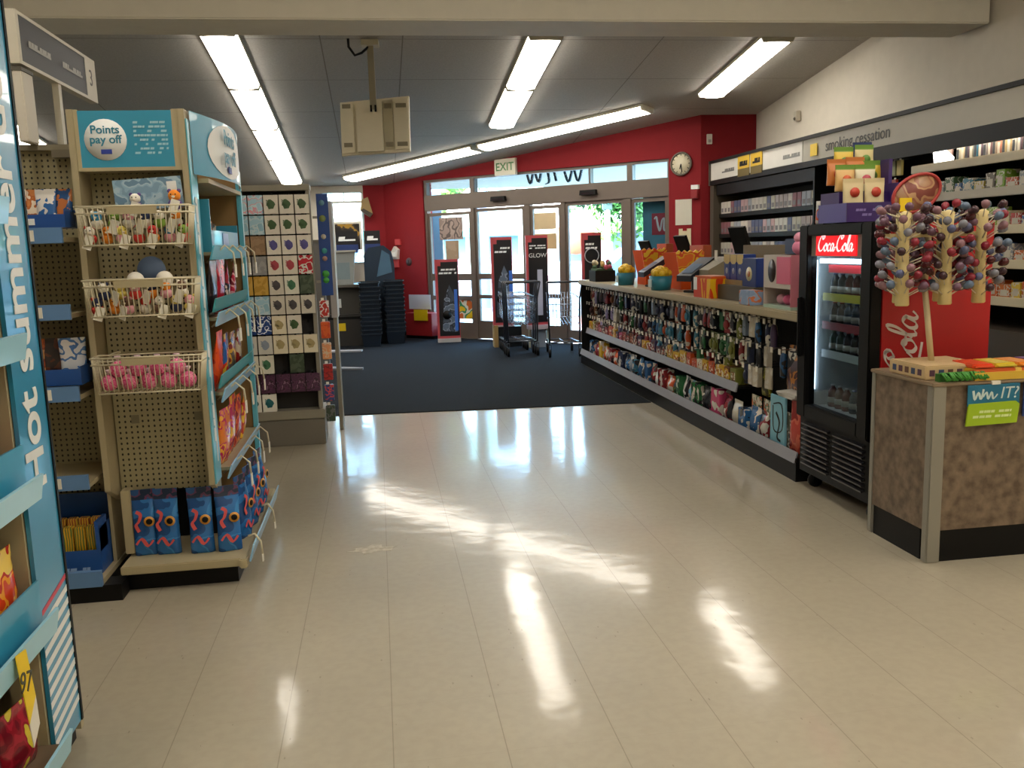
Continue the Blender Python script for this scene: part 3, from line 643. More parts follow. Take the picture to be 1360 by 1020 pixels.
for i in range(6):
    c = [['#d88a2a', '#2a2c4a', '#e0b050'], ['#23305a', '#c87a2a'], ['#2e2a2a', '#8a6a4a', '#d8c8b0']][i % 3]
    t = obj('snack_bag', bag(MB(), .11, .2 - .012 * i, .05, printed(c, 22, i, .2), .02, None, -.1), None, (-.86, 4.42 + .11 * i, 1.519), PI / 2)
    tag(t, '%s pouch in the teal display tray, %s from the pegboard end' % (('amber', 'navy', 'brown')[i % 3], nth(i + 1)), 'snack bag', 'pouches in the teal tray')
# ---- shelf unit left of the pegboard end
S = thing('gondola_shelf', 'beige shelf unit with blue price rails left of the pegboard end', 'store shelf', (-1.75, 4.3, 0))
wobj('back_panel', MB().box(-2.25, -1.28, 4.42, 4.44, .1, 2.0, m_peg), S)
wobj('upright', MB().box(-1.285, -1.27, 4.2, 4.44, .1, 2.0, m_beige), S)
wobj('upright', MB().box(-2.26, -2.25, 4.2, 4.44, .1, 2.0, m_beige), S)
wobj('top_rail', MB().box(-2.25, -1.28, 4.38, 4.42, 1.985, 2.01, M('#7d7560', .5)).box(-1.42, -1.33, 4.36, 4.4, 1.95, 1.985, M('#6b6350', .5)), S)
wobj('kick_base', MB().box(-2.25, -1.266, 3.96, 4.44, 0, .075, m_black).box(-1.266, -1.19, 3.96, 4.07, 0, .075, m_black), S)
wobj('deck', MB().box(-2.25, -1.266, 3.97, 4.42, .076, .1, m_beige), S)
wobj('price_rail', MB().box(-2.25, -1.266, 3.945, 3.968, .075, .145, m_blue), S)
for z in (1.57, 1.25, .9, .51):
    sh = wobj('shelf', MB().box(-2.25, -1.29, 4.0, 4.42, z, z + .02, m_beige), S)
    wobj('price_rail', MB().box(-2.25, -1.29, 3.985, 3.999, z - .005, z + .06, m_blue), sh)
    wobj('price_tag', MB().box(-1.44, -1.4, 3.981, 3.985, z + .005, z + .05, m_tagw).box(-1.44, -1.425, 3.9805, 3.981, z + .005, z + .05, m_tagy), sh)
def openbox(w, d, h, hb, m, t=.004): return MB().box(-w/2, w/2, -d/2, d/2, 0, t, m).box(-w/2, w/2, -d/2, -d/2 + t, t, h, m).box(-w/2, w/2, d/2 - t, d/2, t, hb, m).box(-w/2, -w/2 + t, -d/2 + t, d/2 - t, t, (h+hb)/2, m).box(w/2 - t, w/2, -d/2 + t, d/2 - t, t, (h+hb)/2, m)
m_bluebox = M('#1e4f96', .4)
t = thing('display_box', 'open blue display box on the top shelf of the left unit', 'display box', (-1.42, 4.14, 1.631)); obj('tray', openbox(.26, .2, .055, .08, m_bluebox), t); obj('label', MB().box(-.06, .01, -.103, -.1, .012, .038, m_ltxt), t)
for i in range(4):
    c = [['#2a5f9a', '#e8e2d4', '#c9702e'], ['#c9824a', '#b56a3a', '#e8d8c0'], ['#3566a0', '#d8d4cc'], ['#b87040', '#2a4f80']][i]
    tag(obj('toy_pouch', bag(MB(), .085, .16, .05, printed(c, 26, i, .15), .02), None, (-1.51 + .06 * i, 4.14 + .02 * (i % 2), 1.637)), '%s toy pouch in the blue box on the top left shelf' % ('blue', 'tan', 'pale blue', 'rust')[i], 'pouch', 'pouches in the blue display box')
t = thing('display_box', 'low blue display box on the third shelf of the left unit', 'display box', (-1.42, 4.12, .961)); obj('tray', openbox(.27, .2, .07, .09, m_bluebox), t)
for i, (c, nm) in enumerate(((['#c8602a', '#a84a2a', '#e0a060'], 'orange bag'), (['#3a2c2c', '#6a3a2a'], 'dark brown bag'), (['#d8dee8', '#4a78b8', '#e8e8ea'], 'white and blue bag'))):
    tag(obj('snack_bag', bag(MB(), .11, .19, .05, printed(c, 20, i, .2), .02, None, .05), None, (-1.51 + .085 * i, 4.12 + .03 * (i % 2), .967), .3), nm + ' tilted in the low blue box of the left unit', 'snack bag', 'bags in the low blue box')
t = thing('display_box', 'blue display box of yellow packs on the bottom deck of the left unit', 'display box', (-1.44, 4.2, .101)); obj('tray', openbox(.3, .3, .11, .3, m_bluebox), t); obj('side_wing', MB().box(.135, .15, -.155, -.03, .1, .24, m_bluebox), t); obj('small_print', marks(MB(), -.13, .1, .01, .04, 1, M('#8fb0dc', .5), 8, lambda u, v, d: (u, -.1505 - d, v)), t)
for i in range(5):
    for j in range(2):
        c = [['#e0b02a', '#c8901e', '#5a7a3a'], ['#e6c04a', '#d89a2a', '#a84a3a']][j]
        tag(obj('snack_pack', MB().box(-.022, .022, -.02, .02, 0, .2 + .02 * j, printed(c, 30, i + 5 * j, .3, (1, 1, .5), 'wave'), .004), None, (-1.54 + .05 * i, 4.12 + .07 * j, .106)), 'yellow pack in the bottom blue box, %s row, %s from the left' % (('front', 'rear')[j], nth(i + 1)), 'snack pack', 'yellow packs in the bottom display box')
# ---- hanging aisle sign on its post
A = thing('aisle_sign', 'dark grey aisle sign numbered 3 on a white post above the left shelves', 'sign', (-1.5, 4.78, 2.012))
m_sg = M('#3b3a39', .5); m_sf = M('#cfc9b8', .5)
obj('frame', MB().box(-.02, .02, -.5, .6, .33, .345, m_sf).box(-.02, .02, -.5, .6, .54, .555, m_sf).box(-.02, .02, -.5, -.47, .345, .54, m_sf).box(-.02, .02, .43, .6, .345, .54, m_sf), A)
obj('face', MB().box(-.012, .018, -.47, .43, .345, .54, m_sg), A)
text('3', .12, (.0205, .51, .445), '+x', M('#55524c', .5), A)
obj('small_print', marks(MB(), -.38, -.1, .42, .46, 1, M('#a5a29a', .5), 3, lambda u, v, d: (.0205 + d, u, v)), A); obj('small_print', marks(MB(), .06, .36, .42, .46, 1, M('#a5a29a', .5), 4, lambda u, v, d: (.0205 + d, u, v)), A)
obj('post', MB().box(-.015, .015, -.02, .02, 0, .33, m_sf), A)
pn = thing('sign_panel', 'narrow white sign panel hanging under the near end of the aisle sign', 'sign', (-1.5, 4.36, 2.012)); obj('panel', MB().box(-.02, .02, -.08, .05, 0, .3, M('#d6cfc0', .6), .004), pn); obj('cap', MB().box(-.022, .022, -.082, .052, .3, .315, M('#5a564c', .6)), pn)
# ---- front-left display with the tall summer strip
H = thing('gondola_shelf', 'near left display shelf with a tall teal hot summer deals strip', 'store shelf', (-1.2, 2.0, 0))
m_strip = M('#2f8cb2', .28, 0, .35); m_brown = M('#7a6750', .6)
wobj('end_panel', MB().box(-1.45, -1.002, 2.79, 2.815, .03, 2.4, m_cream), H)
wobj('back_panel', MB().box(-1.46, -1.44, .3, 2.79, .05, 2.4, pegboard_mat('yz', .05, '#8a7a5c')), H)
wobj('inner_frame', MB().box(-1.1, -1.015, 2.565, 2.58, .1, 2.4, m_cream).box(-1.1, -1.02, 2.58, 2.79, .1, 2.4, m_brown), H)
st = wobj('sign_strip', MB().box(-1.012, -1.0, 2.575, 2.79, .06, 2.42, m_strip).box(-1.016, -.996, 2.79, 2.803, .06, 2.42, m_black), H)
text('Hot summer deals', .182, Vector((-.998, 2.668, .84)) - H.location, '+x_up', m_ltxt, H, align='LEFT', bold=.004)
mb = MB().prism([(2.575, .49), (2.79, .53), (2.79, .545), (2.575, .505)], 0, .001, M('#c9485a', .4), lambda u, v, d: (-.9995 + d, u, v))
for i in range(10):
    z = .47 - .04 * i; mb.prism([(2.575, z - .02), (2.79, z + .02), (2.79, z + .04), (2.575, z)], 0, .001, m_ltxt, lambda u, v, d: (-.9995 + d, u, v))
wobj('stripes', mb, st)
wobj('kick_base', MB().box(-1.4, -1.02, .3, 2.79, 0, .055, m_black), H)
for i, (z, xr) in enumerate(((.12, -.955), (.49, -.955), (.88, -.955), (1.27, -.955), (1.63, -.96))):
    sh = wobj('shelf', MB().box(-1.43, xr - .02, .35, 2.562, z - .03, z - .01, m_brown), H)
    wobj('price_rail', MB().prism([(xr, z - .035), (xr + .012, z + .035), (xr + .004, z + .037), (xr - .01, z - .03)], .35, 2.56, M('#a2d6e8', .3, 0, .3), lambda u, v, d: (u, d, v)), sh)
    if i in (1, 2): wobj('lip', MB().box(xr - .04, xr - .034, .35, 2.56, z - .01, z + .12, m_teal), sh)
    if i == 1: wobj('sale_tag', MB().prism([(2.235, .53), (2.30, .52), (2.325, .38), (2.27, .33)], 0, .002, m_tagy, lambda u, v, d: (-.939 + d, u, v)).prism([(2.27, .33), (2.325, .38), (2.33, .30), (2.28, .26)], 0, .002, m_tagw, lambda u, v, d: (-.939 + d, u, v)), sh)
text('97', .075, Vector((-.936, 2.275, .44)) - H.location, ((.0, .95, -.3), (0, .3, .95)), M('#3a3a34', .5), H)
def loose(lab, cols, y, z, w, h, d, seed, x=-1.06):
    tag(obj('snack_bag', bag(MB(), w, h, d, printed(cols, 14, seed, .15), .025, None, -.08), None, (x, y, z), PI / 2 + .15 * ((seed % 3) - 1)), lab, 'snack bag', 'bags on the near left display')
loose('red and orange bag behind the teal lip of the near left display, at the strip', ['#d8401e', '#f09a2a', '#c02a1e', '#f4d060'], 2.44, .481, .18, .25, .08, 1)
loose('red bag behind the teal lip of the near left display, second from the strip', ['#c0301e', '#e0702a', '#a01e1e'], 2.25, .481, .18, .23, .08, 2)
loose('dark red and yellow bag on the bottom shelf of the near left display', ['#701020', '#8e1626', '#a81e30', '#8e1626', '#d8c23a'], 2.43, .111, .19, .19, .09, 3)
loose('dark red shiny bag on the bottom shelf of the near left display, second from strip', ['#a01828', '#7a1020', '#c83a40'], 2.22, .111, .19, .2, .09, 4)
loose('bright red bag on the third shelf of the near left display', ['#d02a1e', '#e84a2a'], 2.42, .871, .17, .2, .08, 5)
# ---- gift card rack
K = thing('gift_card_rack', 'grey gift card rack full of hanging cards at the carpet edge', 'display rack', (-.755, 7.14, 0))
m_gr = M('#8a8576', .45); m_grd = M('#6f6a5f', .5); m_back = M('#2b2a29', .7)
kx0, kx1, ky = -1.06, -.475, 7.0
wobj('base', MB().box(kx0, kx1 + .005, 6.98, 7.3, 0, .21, m_grd, .006).box(kx0, kx1 + .01, 6.97, 7.3, .21, .28, m_gr, .006), K)
wobj('back_panel', MB().box(kx0 + .02, kx1 - .03, 7.1, 7.12, .28, 1.97, m_back), K)
for x in (kx0, kx1 - .035): wobj('post', MB().box(x, x + .028, ky, 7.12, .28, 1.99, m_gr, .004), K)
wobj('header', MB().box(kx0, kx1, 6.99, 7.12, 1.955, 2.0, m_gr, .004), K)
cards = {'holly': (['#d8d2c4'], '#3d5a34', 'white card with a green leafy print'), 'ice': (['#a9cfe0', '#c7dde6', '#e0a0ac', '#a9cfe0'], None, 'pale blue card with pink print'), 'sky': (['#8fb8ca', '#b9cdd4', '#9fc4d4'], None, 'plain pale blue card'), 'tan': (['#8d7358', '#9c8164'], None, 'tan brown card'), 'plum': (['#dcd6c8'], '#54508c', 'white card with a blue violet print'),
         'silver': (['#8b8b8b', '#9a9a98'], None, 'silver grey card'), 'rose': (['#d8d0c0'], '#a8404a', 'white card with a red print'), 'red': (['#b02030', '#d0d0c8', '#c02838'], None, 'red patterned card'), 'gold': (['#b08a3a', '#c09a48'], None, 'gold card'), 'char': (['#c9c3b4'], '#4a4648', 'cream card with a dark print'), 'mint': (['#d6d4c4'], '#3f7050', 'cream card with a mint print'), 'moss': (['#4e5a4a', '#3c4a3a'], None, 'dark moss green card'),
         'ribbon': (['#23407c', '#dde2ea', '#2a4a8a', '#23407c'], None, 'navy card with a white bow print'), 'cream': (['#dcd2b8'], '#a8986a', 'cream card with a pale gold print'), 'grey': (['#c9c7be'], '#8c98a8', 'white card with grey lettering print'), 'purple': (['#4a2c44', '#5c3652', '#3a2434', '#8a6a80'], None, 'dark purple patterned card'), 'check': (['#e4e2d6'], '#1f6a70', 'white card with a teal starburst print')}
grid = ['ice holly holly holly', 'sky holly holly holly', 'tan plum plum plum', 'silver rose rose red', 'gold char mint moss', 'sky char char char', 'ribbon cream holly -', 'grey cream cream cream', 'mint - moss -', 'purple purple purple purple', 'check - - -']
ck = {}
def gcard(kind):
    if kind in ck: return ck[kind]
    cols, mk, _ = cards[kind]; mb = MB(); w, h = .105, .14
    base = M(cols[0], .35) if len(cols) == 1 else printed(cols, 24, len(kind), .3)
    mb.box(-w/2, w/2, -.004, 0, -h, 0, base)
    a = mb.mesh('gift_card'); pm = None
    if mk:
        p = MB(); r2 = random.Random(len(kind) * 3); n = 12
        p.face([(.034 * (.72 + .28 * r2.random()) * math.cos(2*PI*i/n) , -.0048, -.07 + .042 * (.7 + .3 * r2.random()) * math.sin(2*PI*i/n)) for i in range(n)][::-1], M(mk, .5))
        for i in range(4): p.face([(-.035, -.0046 - .0001*i, -.04 - .012*i), (.0, -.0046 - .0001*i, -.062 - .012*i), (.004, -.0046 - .0001*i, -.058 - .012*i), (-.03, -.0046 - .0001*i, -.034 - .012*i)], M(mk, .5))
        pm = p.mesh('print')
    ck[kind] = (a, pm); return ck[kind]
hook_me = MB().box(-.008, .008, -.012, .11, -.003, .012, m_black).mesh('hook')
for r in range(11):
    for c in range(-1, 4):
        kind = grid[r].split()[max(c, 0)]
        z = 1.925 - .151 * r; x = -.88 + .1135 * c
        if kind == '-': continue
        me, pm = gcard(kind)
        for dpt in range(2 if c >= 0 else 1):
            yy = ky - .015 + .028 * dpt
            o = tag(obj('gift_card', me, None, (x, yy, z)), '%s%s, %s row from the top, %s column' % ('' if dpt == 0 else 'rear ', cards[kind][2], nth(r + 1), nth(c + 2)), 'gift card', 'gift cards on the rack')
            if pm and dpt == 0: obj('print', pm, o)
        h = obj('hook', hook_me, K, (x - K.location.x, ky - K.location.y, z + .002 - K.location.z))
t = thing('hanging_sign', 'tall dark blue sign strip hanging on the right side of the gift card rack', 'sign', (-.40, 7.2, 1.15))
obj('panel', MB().box(-.045, .045, 0, .012, 0, .79, M('#1f4488', .35)), t); obj('bracket', MB().box(-.08, -.045, .003, .009, .6, .62, m_gr).box(-.08, -.045, .003, .009, .1, .12, m_gr), t)
for i, (c, z, r) in enumerate((('#5c8aa0', .72, .022), ('#7a8a50', .6, .026), ('#b8b0a0', .46, .02), ('#3f9a9a', .35, .022), ('#b08a7a', .29, .02), ('#48a848', .17, .028), ('#48a848', .12, .024))):
    obj('printed_dot', MB().lathe([(.001, -.001), (r, -.001), (r, 0), (.001, 0)], M(c, .5), 12, (-.005, -.0005, z), 'y'), t)
t = thing('side_panel', 'white panel standing behind the blue sign strip of the gift card rack', 'panel', (-.375, 7.5, .95)); obj('panel', MB().box(-.02, .03, 0, .3, 0, .95, M('#b8b6b4', .5)), t); obj('foot', MB().box(-.01, .02, .02, .28, -.95, 0, m_gr), t)
sk = [('#b83028', '#d8d4cc', 'red and white'), ('#d8602a', '#c84a28', 'orange'), ('#e09a6a', '#d8c0a0', 'peach'), ('#a82a2a', '#7a2024', 'dark red'), ('#2a3f7a', '#c84a50', 'blue and red'), ('#3a4a3a', '#6a6a6a', 'dark green')]
for i, (a_, b_, nm) in enumerate(sk):
    o = tag(obj('hanging_pack', MB().box(-.035, .035, -.015, .015, -.13, 0, printed([a_, b_, a_], 24, i, .3), .004), None, (-.425, 7.06, 1.12 - .165 * i)), '%s pack hanging on the right side of the gift card rack' % nm, 'hanging pack', 'packs on the side of the gift card rack')
    obj('hanger', MB().box(-.022, .0, -.003, .003, 0, .02, m_tagw), o)
# ---- photo corner at the end of the shop
m_ngrey = M('#3b3f46', .5); m_nav = M('#1b2d3f', .45)
p = thing('photo_counter', 'dark photo corner counter with a yellow tag beside the basket stacks', 'counter', (-.56, 14.45, .008)); obj('cabinet', MB().box(-.32, .3, -.3, .35, 0, .5, M('#33312f', .5)).box(-.32, .3, -.22, .35, .5, .92, M('#4a4742', .5)), p)
obj('top', MB().box(-.34, .32, -.34, .37, .92, .96, M('#5a564e', .4)), p); obj('yellow_tag', MB().box(-.12, .02, -.304, -.3, .24, .36, m_tagy), p); obj('slot', MB().box(-.3, .26, -.303, -.3, .42, .46, m_black), p)
obj('label', MB().box(-.16, -.03, -.224, -.22, .6, .74, m_ltxt).box(-.11, -.07, -.226, -.224, .64, .7, M('#b03030', .5)), p)
p = thing('photo_printer', 'pale grey photo kiosk head on the photo counter', 'photo kiosk', (-.56, 14.45, .968)); obj('casing', MB().prism([(-.17, 0), (.17, 0), (.22, .5), (-.22, .5)], -.2, .1, M('#8d8f8c', .4), lambda u, v, d: (u, d, v)), p); obj('screen', MB().box(-.13, .13, -.204, -.2, .08, .34, M('#7f8c90', .2)), p); obj('top_rim', MB().box(-.23, .23, -.22, .12, .5, .53, M('#a5a49c', .4)), p)
p = thing('covered_machine', 'tall machine under a dark navy cover in the photo corner', 'machine', (.03, 14.8, .008)); mb = MB()
mb.prism([(-.24, .0), (.24, .0), (.24, 1.25), (.2, 1.45), (.08, 1.55), (-.16, 1.52), (-.24, 1.4)], -.25, .25, m_nav, lambda u, v, d: (u, d, v)); obj('cover', mb, p); obj('painted_sheen', MB().prism([(-.05, 1.05), (.2, 1.12), (.17, 1.4), (.05, 1.48)], -.262, -.25, M('#47667c', .25), lambda u, v, d: (u, d, v)), p)  # paler patch paints a sheen on the dark cover
for x, w_, lab in ((-.48, .36, 'dark photo corner sign with white lettering, left of the pair'), (-.06, .26, 'dark photo corner sign with white lettering, right of the pair')):
    p = thing('hanging_sign', lab, 'sign', (x, 15.3, 1.45), group='photo corner signs'); obj('panel', MB().box(-w_/2, w_/2, 0, .02, .14, .36, M('#17181c', .4)).box(-w_/2, w_/2, 0, .02, 0, .14, m_navy), p)
    obj('small_print', marks(MB(), -w_/2 + .04, w_/2 - .04, .2, .3, 1, m_ltxt, 5, lambda u, v, d: (u, -.001 - d, v)), p); obj('stand_leg', MB().box(-.02, .02, .02, .04, -1.44, .2, m_ngrey), p)
p = thing('framed_poster', 'cream framed dark poster standing before the bright far window', 'poster', (-.47, 15.6, 1.5)); obj('frame', MB().box(-.25, -.21, 0, .03, 0, .44, m_tagw).box(.2, .24, 0, .03, 0, .44, m_tagw).box(-.25, .24, 0, .03, .44, .48, m_tagw), p); obj('print', MB().box(-.21, .2, .01, .02, 0, .44, printed(['#201d1c', '#2c2826', '#4a4038', '#b08a3a'], 7, 3, .3)), p); obj('leg', MB().box(-.02, .02, .03, .05, -1.49, .1, m_ngrey), p)
o = tag(obj('window_blind', MB().box(-.88, -.2, 15.70, 15.705, 1.96, 2.3, clear('#ffffff', .02, .3, .45, '#f4efe0')).box(-.88, -.2, 15.69, 15.71, 2.3, 2.325, m_tagw)), 'white roller blind glowing in the far window', 'blind')
# stacks of shopping baskets
def sbasket_parts(col):
    mb = MB(); w, l, h = .15, .21, .2; m = M(col, .45)
    for sx in (-1, 1): mb.prism([(-l * .85, 0), (l * .85, 0), (l, h), (-l, h)], 0, .006, m, lambda u, v, d: (sx * (w * .84 + v / h * w * .16 - d), u, v))
    for sy in (-1, 1): mb.prism([(-w * .84, 0), (w * .84, 0), (w, h), (-w, h)], 0, .006, m, lambda u, v, d: (u, sy * (l * .85 + v / h * l * .15 - d), v))
    mb.box(-w * .84, w * .84, -l * .85, l * .85, 0, .006, m); body = mb.mesh('body')
    rim = MB().box(-w - .012, w + .012, -l - .012, -l, h - .015, h, m).box(-w - .012, w + .012, l, l + .012, h - .015, h, m).box(-w - .012, -w, -l, l, h - .015, h, m).box(w, w + .012, -l, l, h - .015, h, m).mesh('rim')
    return body, rim
bp, rp = sbasket_parts('#16222f'); hp_ = MB().tube([(-.16, -.02, .2), (-.13, -.03, .212), (.13, -.03, .212), (.16, -.02, .2)], .006, m_black, 6).mesh('handle')
for si, (x, y, nb, nm) in enumerate(((-.02, 14.05, 13, 'left'), (.24, 14.35, 13, 'right'))):
    for i in range(nb):
        t = thing('shopping_basket', 'navy shopping basket, %s from the bottom of the %s stack' % (nth(i + 1), nm), 'shopping basket', (x if si else x - .12, y, .009 + .066 * i), .03 * ((i * 7) % 3 - 1), 'stacked navy shopping baskets')
        obj('body', bp, t); obj('rim', rp, t)
        if i == nb - 1: obj('handle', hp_, t)
tag(obj('floor_fixture_foot', MB().prism([(-.78, 13.3), (-.3, 13.25), (-.28, 13.38), (-.78, 13.5)], .008, .03, M('#a8aab0', .4), lambda u, v, d: (u, v, d))), 'pale flat foot plate on the carpet beyond the gift card rack', 'foot plate')
tag(obj('floor_fixture_foot', MB().prism([(-.75, 11.35), (-.25, 11.22), (-.24, 11.3), (-.75, 11.6)], .008, .03, M('#7f868f', .4), lambda u, v, d: (u, v, d))), 'grey flat foot plate on the carpet beside the grey post', 'foot plate')
p = thing('display_post', 'slim grey display post standing beyond the gift card rack', 'post', (-.72, 11.45, .008)); obj('shaft', MB().box(-.06, .06, -.05, .05, 0, 1.6, M('#6c6a66', .5), .005), p); obj('cap', MB().box(-.07, .07, -.06, .06, 1.6, 1.63, m_grd), p)
# bell shaped lamp and fire alarm on the red pillar, strobes
p = thing('wall_speaker', 'tan wedge shaped speaker on the red pillar', 'speaker', (-.1, 15.74, 2.04)); obj('housing', MB().prism([(-.1, .3), (.0, .34), (.07, .06), (.02, .0), (-.14, .12)], -.16, 0, M('#8d7546', .5), lambda u, v, d: (u, d, v)), p); obj('grille', MB().prism([(-.14, .12), (.02, .0), (.07, .06), (-.08, .15)], -.17, -.162, M('#3c3226', .6), lambda u, v, d: (u, d, v)), p)
def onwall(name, label, cat, u, z, group=None):
    t = thing(name, label, cat, D(u, -.002, z), DR, group); return t
p = onwall('fire_alarm', 'white and red fire alarm with strobe on the red entrance wall', 'fire alarm', .24, 1.2)
obj('housing', MB().prism([(-.06, .12), (.06, .12), (.08, .28), (.0, .34), (-.08, .24)], -.06, 0, M('#d8d4cc', .4), lambda u, v, d: (u, d, v)), p); obj('red_plate', MB().box(-.05, .05, -.03, 0, -.02, .12, M('#c8474a', .4)).box(.0, .12, -.03, 0, .36, .46, M('#c8474a', .4), 0), p); obj('strobe', MB().box(-.05, .06, -.085, -.06, .16, .24, M('#f4f2ec', .2)), p)
p = onwall('wall_plate', 'small dark emblem plate on the red entrance wall', 'plate', .52, 1.22); obj('plate', MB().lathe([(.001, -.012), (.06, -.012), (.07, 0), (.001, 0)], M('#4a3438', .5), 12, (0, 0, .05), 'y'), p); obj('key_slot', MB().box(-.008, .008, -.015, -.012, .02, .08, m_black), p)
p = onwall('exit_sign', 'white exit sign with green letters above the first door', 'exit sign', 2.66, 2.56); obj('housing', MB().box(-.2, .2, -.06, 0, 0, .25, M('#d6d2bc', .4), .006), p); text('EXIT', .17, (0, -.0615, .125), '-y', M('#3f7a3c', .5), p, bold=.002)
for u, lab in ((2.48, 'black door sensor above the first door'), (4.12, 'black door sensor above the second door')):
    p = thing('door_sensor', lab, 'door sensor', D(u, .02, 2.185), DR, 'door sensors'); obj('housing', MB().prism([(-.14, 0), (.14, 0), (.13, .07), (-.13, .07)], -.06, 0, m_black, lambda u_, v, d: (u_, d, v)), p); obj('lens', MB().box(-.1, .1, -.064, -.06, .01, .035, M('#2a2024', .1)), p)
p = onwall('wall_clock', 'round white wall clock on the red wall right of the doors', 'clock', 5.59, 2.51); obj('rim', MB().tube([(.145 * math.cos(2*PI*i/28), -.02, .145 * math.sin(2*PI*i/28)) for i in range(28)], .014, M('#6a6458', .4), 8, True), p)
obj('face', MB().lathe([(.001, -.018), (.14, -.018), (.14, 0), (.001, 0)], M('#d8cfb4', .4), 32, (0, 0, 0), 'y'), p)
for a, l_, nm in ((PI * 1.08, .07, 'hour_hand'), (PI * .96, .11, 'minute_hand')): obj(nm, MB().box(-.006, .006, -.023, -.02, 0, l_, m_dark).xform(Matrix.Rotation(a, 4, 'Y')), p)
mb = MB()
for i in range(12): mb.box(-.005, .005, -.0195, -.0185, .108, .13, m_dark, 0, Matrix.Rotation(i * PI / 6, 4, 'Y'))
obj('hour_mark', mb, p)
p = onwall('fire_alarm', 'small red and white alarm pull below the clock', 'fire alarm', 5.80, 2.1); obj('box', MB().box(-.05, .05, -.06, 0, -.06, .06, M('#8e1e22', .4), .006), p); obj('strobe', MB().box(-.05, .05, -.05, 0, .065, .12, m_ltxt), p)
tag(obj('wall_paper', MB().box(-.12, .12, -.006, 0, 0, .34, M('#c8c4b4', .6)), None, D(5.62, -.002, 1.7), DR), 'white paper notice on the red wall below the clock', 'notice')
p = onwall('wall_paper', 'cream paper notice on the red wall under the white one', 'notice', 5.64, 1.4); obj('sheet', MB().box(-.09, .09, -.006, 0, 0, .25, M('#cbbf9c', .6)), p); obj('clip', MB().box(-.03, .03, -.01, -.006, .22, .25, m_red), p)
p = thing('thermostat', 'small white box on the red wall beside the corner', 'thermostat', (4.43, 11.598, 2.74)); obj('cover', MB().box(-.035, .035, -.03, 0, 0, .13, M('#d8d0c4', .4), .004), p); obj('dial', MB().box(-.02, .02, -.034, -.03, .02, .06, M('#a8a098', .4)), p)
p = thing('security_camera', 'white wall sensor high on the white right wall', 'sensor', (5.085, 10.35, 2.86)); obj('body', MB().box(-.06, 0, -.04, .04, 0, .12, M('#c8c0ae', .4), .008), p); obj('lens', MB().ball((-.06, 0, .03), .02, M('#6a6458', .3), 10), p)
# posters and notices on the entrance glass
def poster(label, u0, u1, z0, z1, m, d=.068):
    return tag(obj('window_poster', MB().box(-(u1-u0)/2, (u1-u0)/2, -.004, 0, 0, z1 - z0, m), None, D((u0+u1)/2, d, z0), DR), label, 'poster', 'posters on the entrance glass')
poster('brownish poster at the top of the left entrance window', 1.18, 1.68, 1.62, 1.98, printed(['#8f7f78', '#a8968c', '#5f5450', '#9a8880'], 6, 2, .4))
poster('small tan framed notice below the brownish poster in the left entrance window', 1.3, 1.58, 1.3, 1.6, printed(['#a08a70', '#ab957c'], 8, 1, .4))
poster('cream notice taped high on the glass between the two doors', 3.1, 3.5, 1.72, 1.97, M('#cdb891', .6)); poster('cream notice taped below the upper one between the two doors', 3.1, 3.5, 1.42, 1.66, M('#bfa67c', .6))
mb = printed(['#e0c020', '#2f8a60', '#d8d8c8', '#c86a2a'], 5, 4, .4); poster('yellow and green poster low on the left entrance window', 1.5, 1.82, .32, .66, mb)
wl_ = thing('logo_sign', 'red square sign with a pale script W behind the right entrance window', 'sign', D(5.2, .19, 1.58), DR)
obj('panel', MB().box(-.3, .3, 0, .02, -.5, .6, M('#5f7f92', .5)), wl_); obj('red_square', MB().box(-.16, .16, -.004, 0, .0, .3, M('#b8303e', .4)), wl_)
wmb = MB(); ribbon(wmb, [(-.12, .22), (-.09, .25), (-.06, .12), (-.03, .06), (.0, .2), (.03, .22), (.03, .08), (.07, .07), (.12, .2), (.12, .25), (.08, .24)], .008, .03, M('#e6c4c6', .5), lambda u, v, d: (u, -.0045 - d, v), .003); obj('script_letter', wmb, wl_)
obj('leg', MB().box(-.28, .28, .02, .04, -1.6, 0, M('#5f7f92', .5)), wl_)
# newspaper boxes by the left window
p = thing('newspaper_stand', 'low red newspaper stand with white and yellow cards by the left window', 'newspaper stand', D(.98, -.22, .01), DR); obj('body', MB().box(-.28, .3, -.12, .15, .05, .42, M('#a02428', .45)), p); obj('base', MB().box(-.3, .32, -.1, .17, 0, .05, m_black), p); obj('yellow_card', MB().box(-.08, .22, -.13, -.122, .3, .48, m_tagy), p); obj('white_card', MB().box(-.28, .2, -.02, -.01, .48, .72, M('#c2c8d6', .5)).box(-.02, .02, -.01, .0, .42, .6, m_dark), p)
